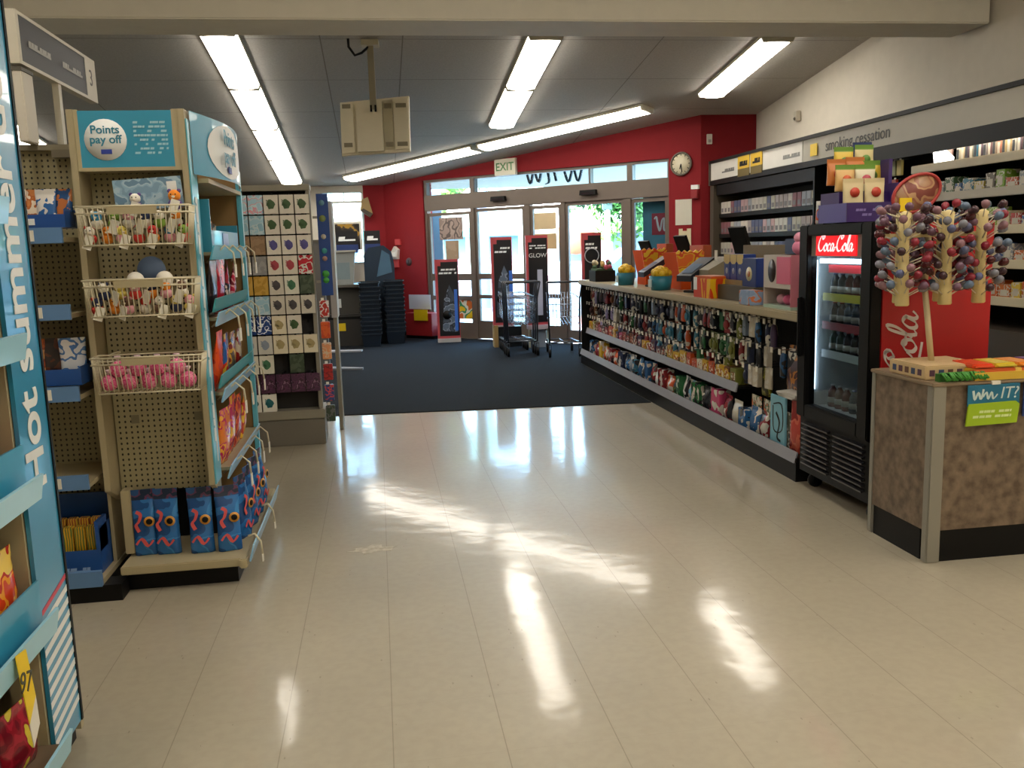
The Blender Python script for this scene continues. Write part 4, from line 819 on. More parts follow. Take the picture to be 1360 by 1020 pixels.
# ---- security gate banners
def banner(label, x, y, z0, z1, w, base, seed):
    t = thing('advert_stand', label, 'advertising stand', (x, y, .009), 0, 'red framed advertising stands at the doors'); m_rf = M('#b84a50', .4); z0 -= .009; z1 -= .009
    obj('frame', MB().box(-w/2, -w/2 + .035, -.03, .03, z0, z1, m_rf).box(w/2 - .035, w/2, -.03, .03, z0, z1, m_rf).box(-w/2 + .035, w/2 - .035, -.03, .03, z1 - .04, z1, m_rf).box(-w/2 + .035, w/2 - .035, -.03, .03, z0, z0 + .04, m_rf), t)
    a = obj('advert', MB().box(-w/2 + .035, w/2 - .01, -.034, .02, z0 + .04, z1 - .04, M('#17181d', .3)), t)
    r3 = random.Random(seed); y_ = -.0345; hgt = z1 - z0
    obj('red_logo', MB().box(-w/2 + .03, -w/2 + .085, y_ - .004, y_ + .0, z1 - .1, z1 - .035, m_rf), t)
    if seed == 3: text('GLOW', .085, (.01, y_ - .001, z1 - .29), '-y', m_ltxt, t)
    obj('small_print', marks(MB(), -w/2 + .05, w/2 - .03, z1 - .24 if seed != 3 else z1 - .2, z1 - .13, 2, m_ltxt, seed, lambda u, v, d: (u, y_ - d, v)), a)
    if seed in (1, 2):
        obj('picture', MB().prism([(-.1, z0 + .12), (.14, z0 + .1), (.13, z0 + hgt * .5), (.03, z0 + hgt * .68), (-.06, z0 + hgt * .5)], 0, .001, printed(['#5f6a78', '#8a94a2', '#2c3038', '#464e5a'], 9, seed, .3), lambda u, v, d: (u, y_ - d, v)), a)
        obj('dark_shape', MB().lathe([(.001, -.002), (.07, -.002), (.07, 0), (.001, 0)], m_black, 16, (-.02, y_ - .001, z0 + hgt * .3), 'y'), a); obj('blue_bar', MB().box(.1, .15, y_ - .002, y_, z0 + .12, z0 + hgt * .62, M('#3f74d0', .3)), a)
    elif seed == 3: obj('picture', MB().prism([(-.01, z0 + .14), (.07, z0 + .14), (.075, z0 + hgt * .62), (0, z0 + hgt * .62)], 0, .002, M('#b8bcd0', .3), lambda u, v, d: (u, y_ - d, v)), a)
    else: obj('picture', MB().tube([(.1 * math.cos(2*PI*i/20), y_, z1 - .32 + .1 * math.sin(2*PI*i/20)) for i in range(20)], .008, M('#b0b4be', .4), 6, True), a)
    if base == 'plinth': obj('base', MB().box(-w/2, w/2, -.06, .06, 0, z0, M('#b9b3b0', .4)), t)
    elif base == 'box': obj('base', MB().box(-w/2, -w/2 + .06, -.1, .1, 0, z0, M('#b09058', .6)).box(-w/2 + .06, w/2 + .1, -.09, .1, 0, z0 - .02, m_dark).box(-w/2, w/2, -.06, .06, z0 - .02, z0, M('#c4b0b0', .5)), t)
    else:
        obj('base', MB().box(-w/2, w/2, -.08, .08, z0 - .06, z0, M('#c4b8c0', .5)), t)
        for sx in (-1, 1): obj('leg', MB().box(sx * w * .42 - .012, sx * w * .42 + .012, -.03, .03, 0, z0 - .06, M('#cfc8ae', .5)), t)
        obj('bin', MB().box(-.08, .1, -.02, .1, 0, z0 - .07, M('#8d98a4', .5)), t)
    return t
banner('red framed advertising stand on a white plinth left of the first door', 1.07, 14.06, .07, 1.31, .36, 'plinth', 1)
banner('red framed advertising stand on a wood and black box, beside the nested carts', 1.81, 13.08, .33, 1.62, .31, 'box', 2)
banner('red framed advertising stand on pale legs with GLOW on it', 2.28, 12.77, .34, 1.63, .32, 'legs', 3)
banner('red framed advertising stand with a ring picture behind the far counter end', 3.0, 12.4, .33, 1.64, .28, 'plinth', 4)
# ---- shopping carts
m_cart = M('#4a4d54', .3, .6); m_cartw = M('#9aa2b0', .25, .8)
def cart(label, x, y, rz):
    t = thing('shopping_cart', label, 'shopping cart', (x, y, .009), rz, 'shopping carts by the doors')
    # handle end at -y
    obj('handle', MB().tube([(-.23, -.42, 1.0), (.23, -.42, 1.0)], .014, M('#3a3a3e', .4), 8), t)
    for sx in (-1, 1):
        obj('side_frame', MB().tube([(sx * .23, -.42, 1.0), (sx * .21, -.30, .78), (sx * .2, -.3, .2), (sx * .17, .42, .16)], .012, m_cart, 8).tube([(sx * .21, -.30, .78), (sx * .17, .42, .82)], .008, m_cart, 6), t)
    w = MB()
    for i in range(9):
        f_ = i / 8; w.tube([(-.2 + .4 * f_, -.3, .78), (-.19 + .38 * f_, -.27, .42), (-.15 + .3 * f_, .38, .5), (-.17 + .34 * f_, .42, .82)], .0035, m_cartw, 5)
    for i in range(5):
        z = .45 + .085 * i; w.tube([(-.2, -.3, z), (.2, -.3, z), (.165, .41, z + .03), (-.165, .41, z + .03)], .0035, m_cartw, 5, True)
    obj('wire_basket', w, t)
    obj('lower_rack', MB().tube([(-.19, -.28, .2), (.19, -.28, .2), (.16, .4, .17), (-.16, .4, .17)], .008, m_cart, 6, True).tube([(0, -.28, .2), (0, .4, .17)], .006, m_cart, 6), t)
    for sx in (-1, 1):
        for yy in (-.3, .38):
            xx = sx * (.2 if yy < 0 else .17); wz = obj('wheel', MB().lathe([(.005, -.014), (.06, -.014), (.06, .014), (.005, .014)], m_black, 16, (xx, yy, .06), 'x'), t); obj('fork', MB().box(xx - .02, xx - .016, yy - .015, yy + .015, .05, .17, m_cart).box(xx + .016, xx + .02, yy - .015, yy + .015, .05, .17, m_cart).box(xx - .02, xx + .02, yy - .015, yy + .015, .17, .18, m_cart), wz)
    return t
cart('single shopping cart standing at the far end of the checkout counter', 2.43, 11.78, -.1)
for i, nm in enumerate(('rearmost', 'middle', 'foremost')): cart('%s of the nested shopping carts between the two middle advertising stands' % nm, 1.89, 12.42 - .16 * i, 0)
# ================================================================== RIGHT SIDE
# ---- checkout counter with hanging goods on its aisle side
Q = thing('checkout_counter', 'long checkout counter with hanging goods and two shelves on its aisle side', 'checkout counter', (2.8, 8.0, 0))
qy0, qy1 = 5.02, 10.9; m_top = M('#a89b7c', .35); m_rail = M('#8f8f96', .4)
wobj('kick_base', MB().box(2.485, 3.1, qy0, qy1, 0, .12, m_black), Q)
wobj('deck', MB().box(2.48, 2.8, qy0, qy1, .12, .15, m_dark), Q)
wobj('price_rail', MB().prism([(2.47, .12), (2.485, .12), (2.5, .185), (2.492, .187)], qy0, qy1, m_rail, lambda u, v, d: (u, d, v)), Q)
wobj('back_panel', MB().box(2.8, 3.1, qy0, qy1, .12, .99, m_dark), Q)
us = wobj('shelf', MB().box(2.56, 2.8, 6.12, qy1 - .02, .405, .42, m_dark), Q)
wobj('price_rail', MB().prism([(2.545, .385), (2.558, .385), (2.572, .45), (2.564, .452)], 6.12, qy1 - .02, m_rail, lambda u, v, d: (u, d, v)), us)
wobj('end_panel', MB().box(2.5, 3.1, qy1, qy1 + .02, 0, .99, m_dark), Q); wobj('end_panel', MB().box(2.6, 3.1, qy0 - .02, qy0, 0, .99, m_dark), Q)
wobj('worktop', MB().box(2.47, 3.2, qy0 - .02, qy1 + .03, .99, 1.045, m_top, .008), Q)
NAMEC = {'#3a1f24': 'maroon', '#8f2f34': 'red', '#22242c': 'black', '#2f5f8f': 'blue', '#3f7f9a': 'teal', '#c8582e': 'orange', '#2f6b3f': 'green', '#7a7f3a': 'olive', '#cfc6b2': 'cream', '#4a3a5a': 'purple', '#2b3350': 'navy', '#7d8a98': 'grey', '#c04a72': 'pink', '#d8b02e': 'yellow', '#8a5a3a': 'brown', '#9a8fb8': 'lilac', '#7ab0c8': 'pale blue', '#d8d8d4': 'white'}
pk = {}
def proto(kind, c):
    if (kind, c) in pk: return pk[(kind, c)]
    r4 = random.Random(kinds.index(kind) + len(pk)); body = printed([c, c, '#%s' % c[1:], '#d8d4c8' if r4.random() < .5 else '#2a2a2e'], 22, len(pk) % 9, .3)
    hole = M('#d9d6cc', .4)
    if kind == 'carded toy':
        a = MB().box(-.042, .042, -.002, .002, -.165, 0, body).mesh('hanging_pack'); b = MB().ball((0, -.012, -.1), .03, M(c, .3), 10, (1, .6, 1.3)).mesh('product')
    elif kind == 'hanging pouch':
        a = bag(MB(), .085, .15, .035, body, .02).xform(Matrix.Translation((0, .0, -.15))).mesh('hanging_pack'); b = MB().box(-.03, .03, -.0025, .0025, -.004, .012, hole).mesh('header_card')
    elif kind == 'boxed pack':
        a = MB().box(-.035, .035, -.02, .02, -.15, -.012, body, .003).mesh('hanging_pack'); b = MB().box(-.02, .02, -.002, .002, -.012, .01, hole).mesh('hanger')
    else:
        a = MB().lathe([(.004, -.2), (.022, -.19), (.026, -.1), (.02, -.04), (.006, -.03)], body, 10).mesh('hanging_pack'); b = MB().box(-.026, .026, -.002, .002, -.032, .008, hole).mesh('header_card')
    pk[(kind, c)] = (a, b); return pk[(kind, c)]
rd = random.Random(23)
zones = ((10.9, 9.6, ['#3a1f24', '#8f2f34', '#9a8fb8', '#22242c', '#cfc6b2', '#3a1f24', '#8a5a3a']), (9.6, 8.4, ['#22242c', '#2b3350', '#3a1f24', '#8f2f34', '#2f6b3f', '#22242c']), (8.4, 7.2, ['#2f5f8f', '#3f7f9a', '#c8582e', '#22242c', '#2b3350', '#7d8a98']), (7.2, 6.2, ['#2f6b3f', '#22242c', '#cfc6b2', '#8f2f34', '#3f7f9a', '#7a7f3a', '#d8d8d4']), (6.2, 5.0, ['#2f5f8f', '#2b3350', '#7d8a98', '#4a3a5a', '#22242c', '#cfc6b2']))
kinds = ['carded toy', 'hanging pouch', 'boxed pack', 'slim tube pack']
hk = MB().box(-.003, .003, -.2, .06, -.004, .002, m_chrome).box(-.014, .014, -.206, -.2, -.03, .006, m_tagw).mesh('peg_hook')
rows_ = ((.955, 'top'), (.775, 'middle'), (.615, 'bottom'))
nh = 0; lefth = MB(); QL = Q.location
for r_, (z, rn) in enumerate(rows_):
    k = 0; y = 5.18
    while y < 10.82:
        k += 1
        empty = (r_ == 0 and y < 5.62) or (r_ == 1 and y < 5.3) or rd.random() < .06 or (r_ == 2 and y < 5.72)
        zz = z - (.0 if not (r_ == 2) else .0)
        if not empty:
            cols = [q for q in zones if q[0] >= y > q[1] or (q[1] == 5.0 and y <= 5.0)][0][2]; c = rd.choice(cols); kd = rd.choice(kinds); a, b = proto(kd, c)
            xx = 2.615 + rd.uniform(-.012, .03)
            o = tag(obj('hanging_pack', a, None, (xx, y, zz - .006), -PI / 2 + rd.uniform(-.2, .2)), '%s %s on %s peg row of the checkout counter, %s from the cooler' % (NAMEC[c], kd, rn, nth(k)), 'hanging pack', 'goods on the checkout counter pegs')
            obj('header_card' if kd in ('hanging pouch', 'slim tube pack') else ('product' if kd == 'carded toy' else 'hanger'), b, o)
            if y < 8.6 or True:
                if nh < 100: h = obj('peg_hook', hk, Q, (2.755 - QL.x, y - QL.y, zz), -PI / 2); nh += 1
                else: lefth.box(2.555, 2.81, y - .003, y + .003, zz - .004, zz + .002, m_chrome).box(2.549, 2.555, y - .014, y + .014, zz - .03, zz + .006, m_tagw)
        y += .117 + rd.uniform(-.004, .004)
hh = wobj('peg_hook', lefth, Q); hh['kind'] = 'stuff'
# upper shelf boxes
cy = 6.2; k = 0
seq = ['#7a7f3a', '#d8b02e', '#d8b02e', '#c8582e', '#d8b02e', '#cfc6b2', '#c8582e', '#c8582e', '#d8b02e', '#d8b02e', '#c2a02e', '#22242c', '#4a3a5a', '#4a3a5a', '#8f2f34', '#d8b02e', '#4a3a5a', '#3a1f24', '#8a5a3a', '#22242c', '#8f2f34', '#c04a72', '#2b3350', '#d8b02e', '#c8582e', '#8f2f34', '#3a1f24', '#c04a72', '#8a5a3a']
NAMEC['#c2a02e'] = 'mustard'
while cy < 10.75:
    c = seq[k % len(seq)]; w_ = rd.uniform(.11, .17); h_ = rd.uniform(.09, .14); k += 1
    o = tag(obj('snack_box', MB().box(-.07, .07, -w_/2, w_/2, 0, h_, printed([c, c, c, '#6a3a24'] if k % 3 else [c, c, '#e8e0cc'], 16, k, .3), .004), None, (2.655, cy + w_/2, .4205), rd.uniform(-.05, .05)), '%s box on the upper shelf of the checkout counter, %s from the cooler' % (NAMEC[c], nth(k)), 'box', 'boxes on the upper counter shelf')
    obj('front_label', MB().box(-.0715, -.07, -w_ * .35, w_ * .3, h_ * .3, h_ * .75, printed(['#e8e2d0', c, '#a83a2a'], 40, k, .4)), o)
    cy += w_ + .012
cy = 5.62; k = 0
seq = ['#8f2f34', '#2f5f8f', '#2f5f8f', '#cfc6b2', '#8f2f34', '#c04a72', '#c04a72', '#22242c', '#2f6b3f', '#7ab0c8', '#d8d8d4', '#2f6b3f', '#7a7f3a', '#c8582e', '#8f2f34', '#d8d8d4', '#8f2f34', '#2f5f8f', '#22242c', '#2f5f8f', '#3f7f9a', '#7d8a98', '#2f5f8f', '#2b3350', '#3f7f9a', '#c8582e', '#8f2f34', '#8a5a3a', '#c8582e', '#d8b02e', '#8f2f34']
while cy < 10.75:
    c = seq[k % len(seq)]; w_ = rd.uniform(.11, .17); h_ = rd.uniform(.14, .2); k += 1
    m_ = printed(['#2b2b30' if k % 2 else c, c, c, '#d6d0c4'], 13, k, .25)
    if k % 3 == 0: mb = MB().box(-.05, .05, -w_/2, w_/2, 0, h_, m_, .004); nm = 'box'
    else: mb = bag(MB(), w_, h_, .09, m_, .02).xform(Matrix.Rotation(-PI / 2, 4, 'Z')); nm = 'bag'
    o = tag(obj('snack_' + nm, mb, None, (2.585, cy + w_/2, .1505), rd.uniform(-.12, .12)), '%s %s on the bottom deck of the checkout counter, %s from the cooler' % (NAMEC[c], nm, nth(k)), nm, 'goods on the bottom counter deck')
    cy += w_ + .014
def single(name, mb, loc, label, cat, rz=0, group=None): return tag(obj(name, mb, None, loc, rz), label, cat, group)
t = thing('activity_set', 'pale blue board with black outlines leaning at the cooler end of the counter deck', 'board', (2.575, 5.37, .1505), -PI / 2)
obj('board', MB().box(-.11, .11, -.05, -.035, 0, .33, M('#7fb6c8', .4), .004), t); mb = MB(); f = lambda u, v, d: (u, -.0505 - d, v)
ribbon(mb, [(-.06, .27), (.06, .28), (.07, .12), (-.05, .1), (-.065, .26)], .006, .012, m_dark, f, .001); ribbon(mb, [(-.02, .22), (.03, .16), (.0, .06), (.05, .04)], .006, .02, m_dark, f, .001); obj('black_outline', mb, t); obj('card_back', MB().box(-.08, .16, -.03, -.02, 0, .24, printed(['#30302e', '#c8c4b8', '#5a5a48'], 18, 3)), t)
single('snack_bag', bag(MB(), .17, .33, .07, printed(['#b8453a', '#c8604a', '#8a2a28'], 10, 4, .25), .03), (2.56, 5.14, .1505), 'tall red bag on the counter deck right beside the cooler', 'bag', -PI / 2 + .1)
single('snack_bag', bag(MB(), .3, .3, .1, printed(['#3a2230', '#4f2a2e', '#c8843a', '#2c1c28', '#6a2a2a'], 11, 6, .3), .03), (2.66, 5.34, .5), 'big maroon bag with an orange picture hanging near the cooler', 'bag', -PI / 2)
single('snack_bag', bag(MB(), .12, .2, .06, printed(['#8a8a30', '#b8b040', '#3a3a20'], 20, 7, .3), .02), (2.66, 5.83, .4), 'olive yellow bag hanging below the end of the upper shelf', 'bag', -PI / 2)
for i in range(3): single('white_pack', MB().box(-.1, .1, -.07, .07, 0, .012, M('#cfccc4', .5), .003), (2.60, 5.28, .482 + .0125 * i - .0), 'flat white pack below the maroon bag, %s from the top' % nth(3 - i), 'pack', -PI/2 + .15 * i, 'flat white packs')
for i in range(4): single('hanging_pack', MB().box(-.04, .04, -.002, .002, -.13, 0, printed(['#c86a3a', '#2f5f3a', '#cfc6b2'], 26, i, .3)), (2.6, 5.62 + .1 * i - (.02 if i % 2 else 0), .40), 'orange and green card hanging below the upper shelf end, %s from the cooler' % nth(i + 1), 'hanging pack', -PI/2, 'cards below the upper shelf end')
# ---- things on the checkout counter
zt = 1.0455
t = thing('flower_box', 'small dark box with flowers at the far end of the checkout counter', 'planter', (2.62, 10.3, zt)); obj('box', MB().box(-.12, .12, -.16, .16, 0, .13, m_black, .004), t)
mb = MB(); r5 = random.Random(5)
for i in range(14): mb.ball((r5.uniform(-.1, .1), r5.uniform(-.14, .14), .15 + r5.random() * .08), .03, M(['#c8a060', '#b04a60', '#d8ccb0', '#3f5a3a'][i % 4], .7), 8)
mb.box(-.1, .1, -.14, .14, .1, .15, M('#3f5a3a', .8)); obj('flowers', mb, t)
for i, (y, lab) in enumerate(((9.2, 'small teal tub of yellow candy, the far one on the checkout counter'), (8.02, 'small teal tub of yellow candy, the near one on the checkout counter'))):
    t = thing('candy_tub', lab, 'tub', (2.60, y, zt), 0, 'candy tubs on the counter'); r = .1 + .008 * i
    obj('tub', MB().lathe([(r * .82, 0), (r, .13), (r * .95, .13), (r * .78, .01)], M('#2d7f96', .35), 20), t); obj('label', MB().box(-r - .002, -r * .93, -.04, .04, .03, .1, M('#c8d8d8', .5)), t)
    mb = MB()
    for q in range(16): mb.ball((r * .75 * math.cos(q * 2.4) * math.sqrt(q / 16), r * .75 * math.sin(q * 2.4) * math.sqrt(q / 16), .145 + .05 * (1 - q / 16)), .032, M('#e0b81e', .4), 8)
    mb.lathe([(r * .7, .1), (r * .7, .14), (.01, .17)], M('#d8a81e', .5), 14); obj('candy', mb, t)
m_or = M('#cf4e14', .65, spec=.2); m_oy = printed(['#e8702a', '#e8b02a', '#d84a1e', '#f0c83a'], 9, 2, .3)
for i, (x, y, w_, h_, lab) in enumerate(((2.86, 9.15, .34, .36, 'orange candy display box behind the far teal tub'), (2.86, 8.1, .4, .34, 'wide orange candy display box behind the near teal tub'))):
    t = thing('candy_display', lab, 'display box', (x, y, zt), 0, 'orange candy displays')
    obj('carton', MB().prism([(-.1, 0), (.1, 0), (.1, h_ * .3), (.12, h_), (-.15, h_), (-.1, h_ * .3)], -w_/2 + .02, w_/2, m_or, lambda u, v, d: (u, d, v)), t)
    zz_ = [(.12, h_ + (.03 if False else .0))] + [(.12 - .27 * q / 10, h_ + (.022 if q % 2 else 0)) for q in range(1, 11)]
    obj('printed_front', MB().prism([(-.11, h_ * .28), (.1, h_ * .28)] + zz_, -w_/2 + .005, -w_/2 + .019, m_oy, lambda u, v, d: (u, d, v)), t)
    obj('side_flap', MB().box(.121, .2, -w_/2 + .04, w_/2, 0, h_ + .06, M('#a84a22', .4)), t)
for i, (x, y, lab) in enumerate(((2.72, 8.62, 'black card terminal between the two teal tubs'), (2.72, 7.42, 'black card terminal before the beige register'))):
    t = thing('card_terminal', lab, 'card terminal', (x, y, zt), .3 * i, 'card terminals on the counter'); obj('stand', MB().box(-.06, .08, -.1, .1, 0, .02, m_black, .004).box(-.02, .04, -.03, .03, .02, .14, m_black), t)
    obj('terminal', MB().prism([(-.13, .1), (.12, .24), (.12, .3), (-.13, .15)], -.1, .1, M('#1f2430', .35), lambda u, v, d: (u, d, v)), t); obj('screen', MB().prism([(-.1, .171), (.02, .244), (.02, .247), (-.1, .174)], -.07, .07, M('#6d7f98', .15), lambda u, v, d: (u, d, v)), t)
for i, (x, y, h_, lab) in enumerate(((3.0, 9.55, .46, 'black register screen farthest along the checkout counter'), (3.05, 8.5, .5, 'black register screen behind the wide orange candy display'), (3.0, 6.98, .55, 'black register screen above the beige register'))):
    t = thing('register_screen', lab, 'screen', (x, y, zt), PI + .25, 'register screens'); obj('stand', MB().box(-.07, .07, -.09, .09, 0, .02, m_black).box(-.02, .02, -.02, .02, .02, h_ * .6, m_black), t)
    obj('display', MB().prism([(-.02, h_ * .4), (.1, h_), (.125, h_ - .01), (.005, h_ * .38)], -.1, .1, m_black, lambda u, v, d: (u, d, v)), t); obj('bezel', MB().prism([(-.023, h_ * .42), (.09, h_ - .01), (.092, h_ - .012), (-.02, h_ * .41)], -.09, .09, M('#5a6a88', .15), lambda u, v, d: (u, d, v)), t)
t = thing('cash_register', 'beige cash register on the checkout counter behind the candy carton', 'cash register', (2.88, 7.3, zt)); obj('drawer', MB().box(-.17, .25, -.22, .22, 0, .12, M('#6c6454', .5), .006), t); obj('body', MB().prism([(-.17, .12), (.22, .12), (.22, .3), (.02, .3), (-.17, .2)], -.2, .2, M('#7f765f', .5), lambda u, v, d: (u, d, v)), t); obj('paper', MB().box(-.05, -.047, -.09, -.03, .27, .36, m_tagw), t)
t = thing('candy_carton', 'red and yellow candy carton with a white card on the checkout counter', 'carton', (2.6, 6.72, zt), .06); obj('carton', MB().box(-.09, .09, -.16, .16, 0, .15, printed(['#d83a1e', '#e8b81e', '#d8481e', '#e8c83a'], 7, 4, .3, (1, 1, .25)), .004), t); obj('white_card', MB().box(-.094, -.09, .09, .15, .06, .16, m_ltxt), t); obj('flap', MB().box(-.08, .08, -.15, .15, .15, .17, M('#c85a1e', .4)), t)
t = thing('blue_display', 'tiered display stand for navy boxes on the checkout counter', 'display stand', (2.68, 6.22, zt)); obj('tray', MB().box(-.1, .16, -.33, .4, 0, .11, M('#4c4434', .5), .004), t); obj('tier', MB().box(-.04, .16, .02, .4, .11, .145, M('#9a7f52', .5)), t); obj('backdrop', MB().box(.13, .16, -.33, .4, .145, .4, M('#7a6236', .5)), t)
def facebox(x, y, z, w_, h_, lab, i):
    o = thing('printed_box', lab, 'box', (x, y, z), 0, 'navy boxes in the tiered display'); obj('box', MB().box(-.05, .05, -w_/2, w_/2, 0, h_, M('#223a80', .35), .004), o)
    obj('gold_top', MB().prism([(-w_/2, h_ * .72), (-w_ * .2, h_ * .62), (w_ * .2, h_ * .62), (w_/2, h_ * .72), (w_/2, h_), (-w_/2, h_)], 0, .002, M('#c8ae6a', .4), lambda u, v, d: (-.05 - d, u, v)), o)
    obj('pale_figure', MB().lathe([(.001, -.001), (w_ * .2, -.001), (w_ * .2, .0), (.001, 0)], M('#9fa0b0', .5), 14, (-.0505, 0, h_ * .35), 'x'), o)
for i in range(3): facebox(2.70, 6.3 + .125 * i, zt + .1455, .115, .19, 'navy box with a gold top in the tiered display, %s from the cooler end' % nth(i + 1), i)
t = thing('printed_box', 'large navy box with a gold roundel at the cooler end of the tiered display', 'box', (2.66, 6.02, zt + .111)); obj('box', MB().box(-.06, .08, -.12, .12, 0, .2, M('#1e3472', .35), .004), t); obj('roundel', MB().lathe([(.001, -.002), (.05, -.002), (.05, 0), (.001, 0)], M('#cdbf94', .4), 18, (-.06, 0, .09), 'x').lathe([(.001, -.004), (.022, -.004), (.022, -.002), (.001, -.002)], M('#b0683a', .4), 14, (-.06, 0, .09), 'x'), t)
single('pale_box', MB().box(-.05, .05, -.09, .09, 0, .1, printed(['#8aa0c0', '#a0b0c8', '#d87a4a', '#8aa0c0'], 14, 3), .004), (2.53, 5.82, zt), 'pale blue box on the worktop before the large navy box', 'box')
t = thing('pink_display', 'pink and white carton display with a dark oval window on the checkout counter', 'display stand', (2.66, 5.4, zt)); obj('base_shelf', MB().box(-.14, .14, -.2, .2, 0, .02, M('#a8c0b0', .5)).box(.1, .14, -.2, .2, .02, .34, M('#b85a70', .4)).box(-.14, .1, -.2, -.19, .02, .34, M('#c87a88', .4)).box(-.14, .1, .19, .2, .02, .34, M('#b8a8a0', .4)).box(-.12, .1, -.19, .19, .13, .145, M('#b8a8a8', .4)).box(-.14, -.128, -.19, .19, .13, .34, M('#c8bfb6', .4)), t)
obj('oval_window', MB().lathe([(.001, -.003), (.055, -.003), (.055, 0), (.001, 0)], M('#2a1c1c', .4), 18, (-.141, .07, .0), 'x').xform(Matrix.Translation((0, 0, .24)) @ Matrix.Diagonal((1, 1, 1.35, 1))), t); obj('pink_panel', MB().box(-.1435, -.14, -.19, .0, .16, .33, M('#d86a88', .4)), t)
for i in range(3): single('pink_pack', MB().ball((0, 0, .034), .034, M(['#e8709a', '#d8608a', '#e0a0b0'][i], .4), 12), (2.59, 5.29 + .09 * i, zt + .0215), 'pink round pack in the lower bay of the pink display, %s from the cooler' % nth(i + 1), 'pack', 0, 'pink round packs')
single('navy_box', MB().box(-.06, .06, -.09, .09, 0, .1, M('#2c3c62', .4), .004), (2.72, 5.5, zt + .3405), 'navy box on top of the pink carton display', 'box')
single('teal_orange_box', MB().box(-.05, .05, -.06, .06, 0, .055, M('#2f9aa0', .4)).box(-.05, .05, -.06, .06, .055, .1, M('#c8783a', .4)), (2.7, 5.33, zt + .3405), 'small orange and teal box on top of the pink carton display', 'box')
single('pink_plush', MB().ball((0, 0, .045), .045, M('#e08aa8', .9), 12).ball((0, 0, .105), .035, M('#e8a0b8', .9), 12), (2.6, 5.26, zt + .3405), 'pink plush figure on the cooler end of the pink carton display', 'toy')
# ---- wall fascia, tobacco case and shelves on the right wall
Fz = thing('wall_fascia', 'long pale sign fascia with dark edges along the right wall', 'sign', (4.7, 8.0, 2.2)); m_fs = M('#b9b4a4', .45)
wobj('panel', MB().box(4.44, 5.08, 3.0, 11.55, 2.26, 2.48, m_fs), Fz); wobj('dark_edge', MB().box(4.42, 5.09, 3.0, 11.56, 2.48, 2.515, m_black).box(4.43, 5.09, 3.0, 11.56, 2.2, 2.26, m_black), Fz); wobj('under_light', MB().box(4.5, 4.55, 3.1, 6.95, 2.185, 2.2, emissive('#fff4e0', 22)), Fz); wobj('light_lip', MB().box(4.43, 4.445, 3.0, 8.1, 2.13, 2.2, m_black), Fz); wobj('end_cap', MB().box(4.42, 5.08, 11.55, 11.58, 2.2, 2.515, M('#5a5048', .5)), Fz)  # strip light out of sight brightens the shelves; lip added to hide it
FX = ((0, -1, 0), (0, 0, 1))
wobj('white_panel', MB().box(4.435, 4.44, 8.95, 11.53, 2.265, 2.475, M('#dcd9d0', .4)), Fz)
text('smoking cessation', .155, Vector((4.436, 7.9, 2.37)) - Fz.location, FX, M('#4a4a48', .5), Fz)
fm = lambda u, v, d: (4.434 - d, -u, v)
wobj('small_print', marks(MB(), -11.15, -10.75, 2.33, 2.39, 1, M('#6a6a68', .5), 2, fm), Fz); wobj('small_print', marks(MB(), -9.4, -9.0, 2.33, 2.39, 1, M('#8a8a86', .5), 3, fm), Fz)
for i, (y0, y1) in enumerate(((10.28, 10.62), (9.92, 10.24))):
    wobj('yellow_tag', MB().box(4.425, 4.43, y0, y1, 2.33, 2.49, M('#d8b01e', .45)).box(4.425, 4.43, y0, y1, 2.24, 2.33, M('#6a5a20', .5)), Fz); wobj('small_print', marks(MB(), -y1 + .06, -y0 - .05, 2.36, 2.44, 1, m_dark, i, lambda u, v, d: (4.424 - d, -u, v)), Fz)
wobj('yellow_tag', MB().box(4.425, 4.43, 8.62, 8.76, 2.3, 2.42, m_tagy), Fz)
TC = thing('tobacco_case', 'black wall case with three rows of pale packs under the fascia', 'display case', (4.75, 10.2, 0)); ty0, ty1 = 8.75, 11.4
wobj('body', MB().box(4.78, 5.08, ty0, ty1, 0, 2.19, m_dark).box(4.4, 4.78, ty0, ty1, 0, .95, M('#2c2622', .5)), TC)
for z in (1.3, 1.56, 1.82): wobj('shelf', MB().box(4.5, 4.78, ty0, ty1, z - .05, z, m_black), TC)
wobj('top_box', MB().box(4.46, 4.78, ty0, ty1, 2.06, 2.19, m_black), TC); wobj('side_panel', MB().box(4.42, 4.78, ty1, ty1 + .12, .95, 2.19, M('#4a4236', .5)), TC); wobj('side_panel', MB().box(4.46, 4.78, ty0 - .03, ty0, .95, 2.19, m_black), TC)
pkc = [('#b8b4ac', 'pale grey'), ('#c4bcb0', 'cream'), ('#9a8f8c', 'dusty grey'), ('#b09090', 'dusty pink'), ('#8f949c', 'blue grey'), ('#a8a494', 'stone'), ('#4a5070', 'dark blue'), ('#7c4a50', 'dull red')]
pkm = {}
for r_, z in enumerate((1.3, 1.56, 1.82)):
    for k in range(24):
        c, nm = pkc[(k // 3 * 3 + r_ * 2 + (k % 5 == 0)) % len(pkc)]
        if c not in pkm: pkm[c] = (MB().box(-.045, .045, -.05, .05, 0, .15, M(c, .5), .003).mesh('carton'), MB().box(-.047, -.045, -.03, .03, .02, .07, M('#6a6668', .5)).mesh('label'))
        o = single('cigarette_carton', pkm[c][0], (4.56, ty0 + .09 + .108 * k, z + .0005), '%s carton in the tobacco case, %s row, %s from the cooler end' % (nm, ('lower', 'middle', 'upper')[r_], nth(k + 1)), 'carton', 0, 'cartons in the tobacco case'); obj('label', pkm[c][1], o)
WS = thing('wall_shelves', 'wall shelving with cream shelf edges right of the tobacco case', 'shelves', (4.75, 6.0, 0)); wy0, wy1 = 4.3, 8.1
